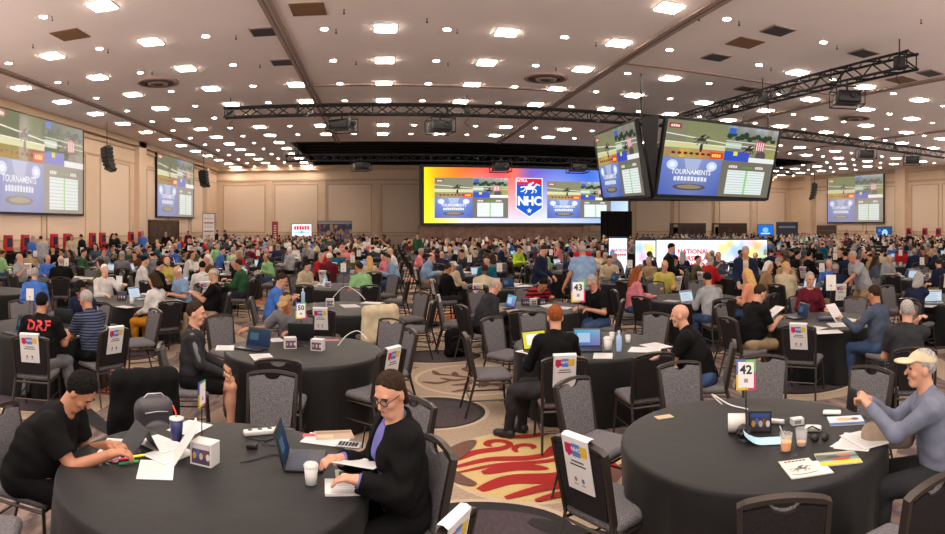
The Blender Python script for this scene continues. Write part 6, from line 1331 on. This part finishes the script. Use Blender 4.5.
STK = [('short', dict(sit=False, hands=((-.28,.1,.85),(.28,.1,.85)))), ('short', dict(sit=False, hpitch=.4, hands=((-.12,.3,1.08),(.14,.3,1.05)), g=1.15)), ('cap', dict(sit=False, cap=True, hands=((-.28,.1,.85),(.2,.28,1.1)), g=1.1)), ('long', dict(sit=False, hair='long', fem=True, hands=((-.24,.12,.85),(.15,.28,1.05))))]
STP = []
for kd, kw in STK: me, _ = far_figure('standing_figure', slots, h=.021, **kw); STP.append((kd, me))
TOPW = [('black', 14), ('charcoal', 9), ('grey', 6), ('light grey', 4), ('navy', 8), ('blue', 3), ('light blue', 4), ('teal', 2), ('red', 2), ('maroon', 3), ('white', 6), ('cream', 4), ('green', 1), ('olive', 3), ('brown', 3), ('tan', 3), ('pink', 1), ('pale green', 1), ('slate', 4), ('khaki', 2)]
TN, TWt = [a for a, _ in TOPW], [b for _, b in TOPW]; rg = random.Random(21)
ORD = ['zero', 'one', 'two', 'three', 'four', 'five', 'six', 'seven', 'eight', 'nine', 'ten', 'eleven', 'twelve', 'thirteen', 'fourteen', 'fifteen']
ON = ['', 'first', 'second', 'third', 'fourth', 'fifth', 'sixth', 'seventh', 'eighth', 'ninth', 'tenth', 'eleventh', 'twelfth', 'thirteenth', 'fourteenth']
def look(o, kd, top, hc, sk_, bot, capc):
    for i, m_ in ((0, skin(sk_)), (1, cloth(top)), (2, cloth(bot)), (3, hairm(hc)), (5, cloth(capc))):
        if i < len(o.material_slots): swap(o, i, m_)
def descr(kd, top, hc, capc):
    if kd == 'cap': return '%s-capped person in %s top' % (capc, top)
    if kd == 'bald': return 'balding person in %s top' % top
    if kd == 'hood': return '%s-haired person in %s hoodie' % (hc, top)
    if kd in ('long', 'bob'): return 'long-haired %s-headed person in %s top' % (hc, top)
    return '%s-haired person in %s top' % (hc, top)
DIRN = ['far', 'far-right', 'right', 'near-right', 'near', 'near-left', 'left', 'far-left']
cand_p, cand_c, clutter, tabs = [], [], [], []
xs = [-11.3, -7.95, -4.45, -.8, 2.65, 6.05, 9.45, 12.85, 16.25, 19.65, 23.05, 26.45, 29.85, 33.25, 36.65, 39.9]
def blocked(x, y):
    if 8.0 < x < 15.2 and 18.0 < y < 24.5: return True
    if y > 41.5 and 1.0 < x < 21.5: return True
    if x > 38.0 and y > 24: return True
    if x < -11 and y < 16: return True
    return False
rows = [10.6] + [14.15 + 3.5*k for k in range(11)]
for j, y0 in enumerate(rows):
    for x0 in xs:
        if j == 0 and x0 < 9: continue
        x, y = x0 + rg.uniform(-.12, .12), y0 + rg.uniform(-.12, .12)
        if blocked(x, y) or y > 50.5: continue
        th = math.atan2(x, y)
        if not (-.66 < th < .96): continue
        if any(math.hypot(x-a, y-b) < 2.2 for a, b in TABLES): continue
        n_ = xs.index(x0) - 3; cn = ('%s right of aisle' % ON[n_]) if n_ > 0 else ('%s left of aisle' % ON[1-n_]); rw = 'row-' + ORD[j+3]
        put_table(x, y, 'round black-clothed table in %s, %s' % (rw, cn), j+n_)
        D = math.hypot(x, y); tabs.append((D, x, y, rw, cn)); used = []
        for s_ in range(7):
            a = 2*PI*s_/7; cx, cy = x + 1.30*math.sin(a), y + 1.30*math.cos(a); dn = DIRN[int(round(a/(PI/4))) % 8]
            if any(math.hypot(cx-u, cy-v) < .55 for u, v in PEOPLE + CHAIRS): continue
            if blocked(cx, cy) and 8.0 < cx < 15.2: continue
            f = (-math.sin(a), -math.cos(a)); Dc = math.hypot(cx, cy); occ = rg.random() < (.66 if Dc < 16 else .8)
            cand_c.append((Dc, cx, cy, f, dn, rw, cn, occ, rg.random() < .3))
            if occ: cand_p.append((Dc, cx - .03*f[0], cy - .03*f[1], f, dn, rw, cn))
def inview(x, y): th = math.atan2(x, y); return -.645 < th < .80 + .155
cand_p = sorted([c_ for c_ in cand_p if inview(c_[1], c_[2])]); cand_c = sorted([c_ for c_ in cand_c if inview(c_[1], c_[2])])
# standing people first: they are told by where they stand
STAND = [(31, 236, -13.0, 'blue', 'khaki', 'grey', 0, (.2, 1), 'standing person in blue shirt at the left wall counter, leftmost'), (41, 237.5, -12.6, 'light grey', 'khaki', 'brown', 0, (-.6, .8), 'standing man in pale shirt with dark strap, back turned, at the left counter'),
         (71, 236.5, -13.0, 'cream', 'black', 'brown', 3, (.6, -.6), 'standing woman in cream top before the red terminals'), (83, 236, -13.0, 'black', 'black', 'brown', 1, (-.9, .1), 'standing person all in black beside the cream top woman'),
         (111, 236.5, -12.9, 'black', 'denim', 'brown', 3, (1, 0), 'standing long-haired person in black top and jeans at the left terminals'), (118, 233.5, -12.8, 'black', 'cream', 'black', 1, (-1, 0), 'standing person in black top and cream trousers at the left terminals'),
         (142, 233.5, -12.9, 'blue', 'black', 'grey', 2, (0, 1), 'standing person in bright blue jacket before the dark doors'), (166, 234.5, -12.2, 'black', 'black', 'grey', 1, (.3, -1), 'standing grey-haired person in black before the dark doors'), (188, 231.5, -12.6, 'maroon', 'khaki', 'brown', 0, (.5, -.8), 'standing person in maroon sweater and khaki trousers near the left back corner'),
         (219, 232.5, -12.2, 'black', 'black', 'black', 0, (.8, .3), 'standing person in black right of the tall white banner'), (226, 231, -11.4, 'charcoal', 'black', 'brown', 1, (-.8, .3), 'standing tall person in dark grey right of the tall white banner'),
         (344, 231, -2.9, 'white', 'black', 'grey', 1, (.2, 1), 'standing person in white shirt before the printed photo backdrop'), (425, 233, 2.3, 'green', 'black', 'brown', 0, (-.4, -.8), 'standing dark-haired person in green shirt left below the stage screen'),
         (667, 252, 6.7, 'black', 'black', 'black', 1, (.6, -.3), 'standing person in black before the left of the lit banner'), 
         (583, 249, 5.3, 'red', 'black', 'grey', 2, (.1, 1), 'standing person in red shirt behind the large light blue back'),
         (846, 231, None, 'black', 'black', 'grey', 0, (0, -1), 'standing person in black below the far right screen'), (866, 232.5, None, 'cream', 'black', 'brown', 3, (-.5, -1), 'standing long-haired person below the right end of the far screen'), (909, 234, None, 'black', 'denim', 'brown', 0, (1, .2), 'standing person in black at the far right terminals')]
for x, yh, X, top, bot, hc, ki, f, lb in STAND:
    th = (x-AX)/F_PX; D = X/math.sin(th) if X else F_PX*.59/(yh-HY)
    D = min(D, 56); px_, py_ = D*math.sin(th), D*math.cos(th)
    if any(math.hypot(px_-a, py_-b) < 1.2 for a, b in TABLES):
        a, b = min(TABLES, key=lambda t: math.hypot(px_-t[0], py_-t[1])); d = Vector((px_-a, py_-b)).normalized() if math.hypot(px_-a, py_-b) > .1 else Vector((1, 0)); px_, py_ = a+d.x*1.25, b+d.y*1.25
    cand_p = [c_ for c_ in cand_p if math.hypot(c_[1]-px_, c_[2]-py_) > .5]
    kd, me = STP[ki]; o = mk('person', me, loc=(px_, py_, 0)); o.rotation_euler = (0, 0, math.atan2(-f[0], f[1])); look(o, kd, top, hc, 'fair', bot, 'black'); tag(o, lb, 'person'); PEOPLE.append((px_, py_))
N_P = 300 - len(PEOPLE); N_C = 300 - len(CHAIRS)
# a few people the photograph shows clearly, by the seat nearest to them
WANT = [(711, 262, 'red', 'grey', 0, 15.5), (318, 272, 'red', 'grey', 0, 17), (339, 272, 'maroon', 'white', 4, 15.3), (388, 275, 'pale green', 'brown', 10, 13), (411, 262, 'light blue', 'brown', 6, 17.5), (517, 268, 'lime', 'black', 4, 17), (168, 275, 'yellow', 'blond', 7, 14.8), (150, 276, 'black', 'black', 4, 14.4), (196, 268, 'white', 'black', 0, 16.5), (246, 274, 'green', 'brown', 0, 14.5), (219, 262, 'blue', 'brown', 0, 18),
        (35, 262, 'blue', 'grey', 2, 13.5), (90, 260, 'green', 'brown', 0, 20), (128, 258, 'green', 'white', 5, 22), (211, 246, 'orange', 'grey', 0, 27), (250, 250, 'maroon', 'brown', 2, 24), (423, 252, 'pink', 'grey', 0, 22), (606, 268, 'cream', 'brown', 11, 13.5), (632, 265, 'khaki', 'grey', 0, 16), (645, 268, 'charcoal', 'brown', 3, 16.5), (683, 274, 'black', 'black', 0, 13.6),
        (890, 262, 'light grey', 'grey', 6, 16), (900, 255, 'red', 'grey', 2, 22), (885, 258, 'cream', 'brown', 0, 20), (846, 262, 'navy', 'black', 0, 17), (855, 258, 'teal', 'brown', 1, 20), (930, 268, 'navy', 'brown', 1, 14.5), (868, 256, 'pink', 'white', 4, 24), (498, 254, 'charcoal', 'black', 0, 20), (552, 258, 'cream', 'grey', 3, 18)]
want = {}
for x, y, top, hc, ki, D in WANT:
    p = ((x-AX)/F_PX); X, Y = D*math.sin(p), D*math.cos(p)
    if not cand_p: continue
    best = min((i for i in range(len(cand_p)) if i not in want), key=lambda i: abs(math.atan2(cand_p[i][1], cand_p[i][2]) - p)*F_PX*1.0 + abs(cand_p[i][0]-D)*4); want[best] = (top, hc, ki)
stuff_p, labels = [], set(); NEARP = {}
for i, (D, x, y, f, dn, rw, cn) in enumerate(cand_p):
    ki = rg.randrange(len(FARP)); top = rg.choices(TN, TWt)[0]; hc = rg.choices(['black', 'brown', 'grey', 'white', 'blond'], [5, 6, 4, 1, 1])[0]; capc = rg.choice(['black', 'navy', 'white', 'red', 'cream', 'grey', 'tan']); sk_ = rg.choices(['fair', 'pale', 'tan', 'brown', 'dark'], [5, 3, 3, 1, 1])[0]; bot = rg.choice(['denim', 'black', 'khaki', 'charcoal'])
    if i in want: top, hc, ki = want[i]; capc = 'white' if top == 'maroon' else 'black'
    kd, me, raw = FARP[ki]; rz = math.atan2(-f[0], f[1]) + rg.uniform(-.35, .35); s_ = rg.uniform(.95, 1.04)
    if i >= N_P: stuff_p.append((raw, x, y, rz, s_, top, hc, sk_, bot, capc)); continue
    lb = '%s, %s side of %s table %s' % (descr(kd, top, hc, capc), dn, rw, cn)
    o = mk('person', me, loc=(x, y, 0)); o.rotation_euler = (0, 0, rz); o.scale = (s_,)*3; look(o, kd, top, hc, sk_, bot, capc); tag(o, lb, 'person', 'people seated at the rear tables'); PEOPLE.append((x, y))
# everyone beyond the three hundred: one crowd mesh
names = []; cm = []; 
def cidx(m_):
    if m_.name not in names: names.append(m_.name); cm.append(m_)
    return names.index(m_.name)
co_, q_, mi_, b = [], [], [], 0
for raw, x, y, rz, s_, top, hc, sk_, bot, capc in stuff_p:
    co, q, mi = raw; ca, sa = math.cos(rz), math.sin(rz); c2 = np.stack([co[:,0]*ca - co[:,1]*sa, co[:,0]*sa + co[:,1]*ca, co[:,2]], 1)*s_ + np.array([x, y, 0]); keep = np.ones(len(q), bool)
    lut = np.array([cidx(skin(sk_)), cidx(cloth(top)), cidx(cloth(bot)), cidx(hairm(hc)), cidx(slots[4]), cidx(cloth(capc))]); co_.append(c2); q_.append(q + b); mi_.append(lut[mi]); b += len(co)
if co_: tag(mk('seated_crowd', mesh_np('crowd', np.concatenate(co_), np.concatenate(q_), np.concatenate(mi_), cm)), 'dense crowd of seated people filling the farthest tables of the hall', 'crowd', kind='stuff')
stuff_c = []
for i, (D, x, y, f, dn, rw, cn, occ, sg) in enumerate(cand_c):
    if i >= N_C: stuff_c.append((x, y, math.atan2(-f[0], f[1]))); continue
    st = 'chair occupied' if occ else 'empty chair'; near = D < 13.5
    lb = '%s on %s side of %s table %s' % (st, dn, rw, cn)
    put_chair(x, y, f, lb, 'chairs around the rear tables', near=near)
    if sg and D < 21 and f[1] > .2: chair_sign(x, y, math.atan2(-f[0], f[1]), 'white event sheet on chair, %s side of %s table %s' % (dn, rw, cn))
co, t, mi = CH_NP; ca_, b = [], 0; co_, q_, mi_ = [], [], []
for x, y, rz in stuff_c:
    ca, sa = math.cos(rz), math.sin(rz); co_.append(np.stack([co[:,0]*ca - co[:,1]*sa, co[:,0]*sa + co[:,1]*ca, co[:,2]], 1) + np.array([x, y, 0])); q_.append(t + b); mi_.append(mi); b += len(co)
if co_: tag(mk('rear_chairs', mesh_np('rear_chairs', np.concatenate(co_), np.concatenate(q_), np.concatenate(mi_), CH_MATS, False)), 'mass of grey banquet chairs around the farthest tables', 'chairs', kind='stuff')
# things on those tables
for D, x, y, rw, cn in sorted(tabs):
    if not inview(x, y): continue
    NUM[''].place(x+.05, y, TZ, math.atan2(-x, y)*1.0 + rg.uniform(-.4, .4), 'white number card on %s table %s' % (rw, cn), 'number card', 'number cards on the rear tables', sc_=1.25)
    if D > 32: continue
    sl = rg.sample(range(7), 5 if D < 20 else 4)
    for q, s_ in enumerate(sl[:3 if D < 24 else 2]):
        a = 2*PI*s_/7; dn = DIRN[int(round(a/(PI/4))) % 8]; lap(rg.choice(['blue', 'white', 'dark', 'dark', 'white']), x + .55*math.sin(a), y + .55*math.cos(a), (math.sin(a), math.cos(a)), 'open laptop at %s side of %s table %s' % (dn, rw, cn), 'laptops on the rear tables')
    if D < 22:
        for s_ in sl[3:]:
            a = 2*PI*s_/7; dn = DIRN[int(round(a/(PI/4))) % 8]; paper(x + .6*math.sin(a), y + .6*math.cos(a), rg.uniform(0, 3), 'white papers at %s side of %s table %s' % (dn, rw, cn), group='papers on the rear tables', s_=1.4)
        a = rg.uniform(0, 6.28); BOXP[rg.randrange(2)].place(x + .3*math.cos(a), y - .25, TZ, a, 'picture box on %s table %s' % (rw, cn), 'box', 'picture boxes on the rear tables')
        (cupp if rg.random() < .5 else botp).place(x - .35, y + .1*math.sin(a), TZ, 0, 'white drink container left of the middle of %s table %s' % (rw, cn), 'cup', 'drinks on the rear tables', sc_=1.1)
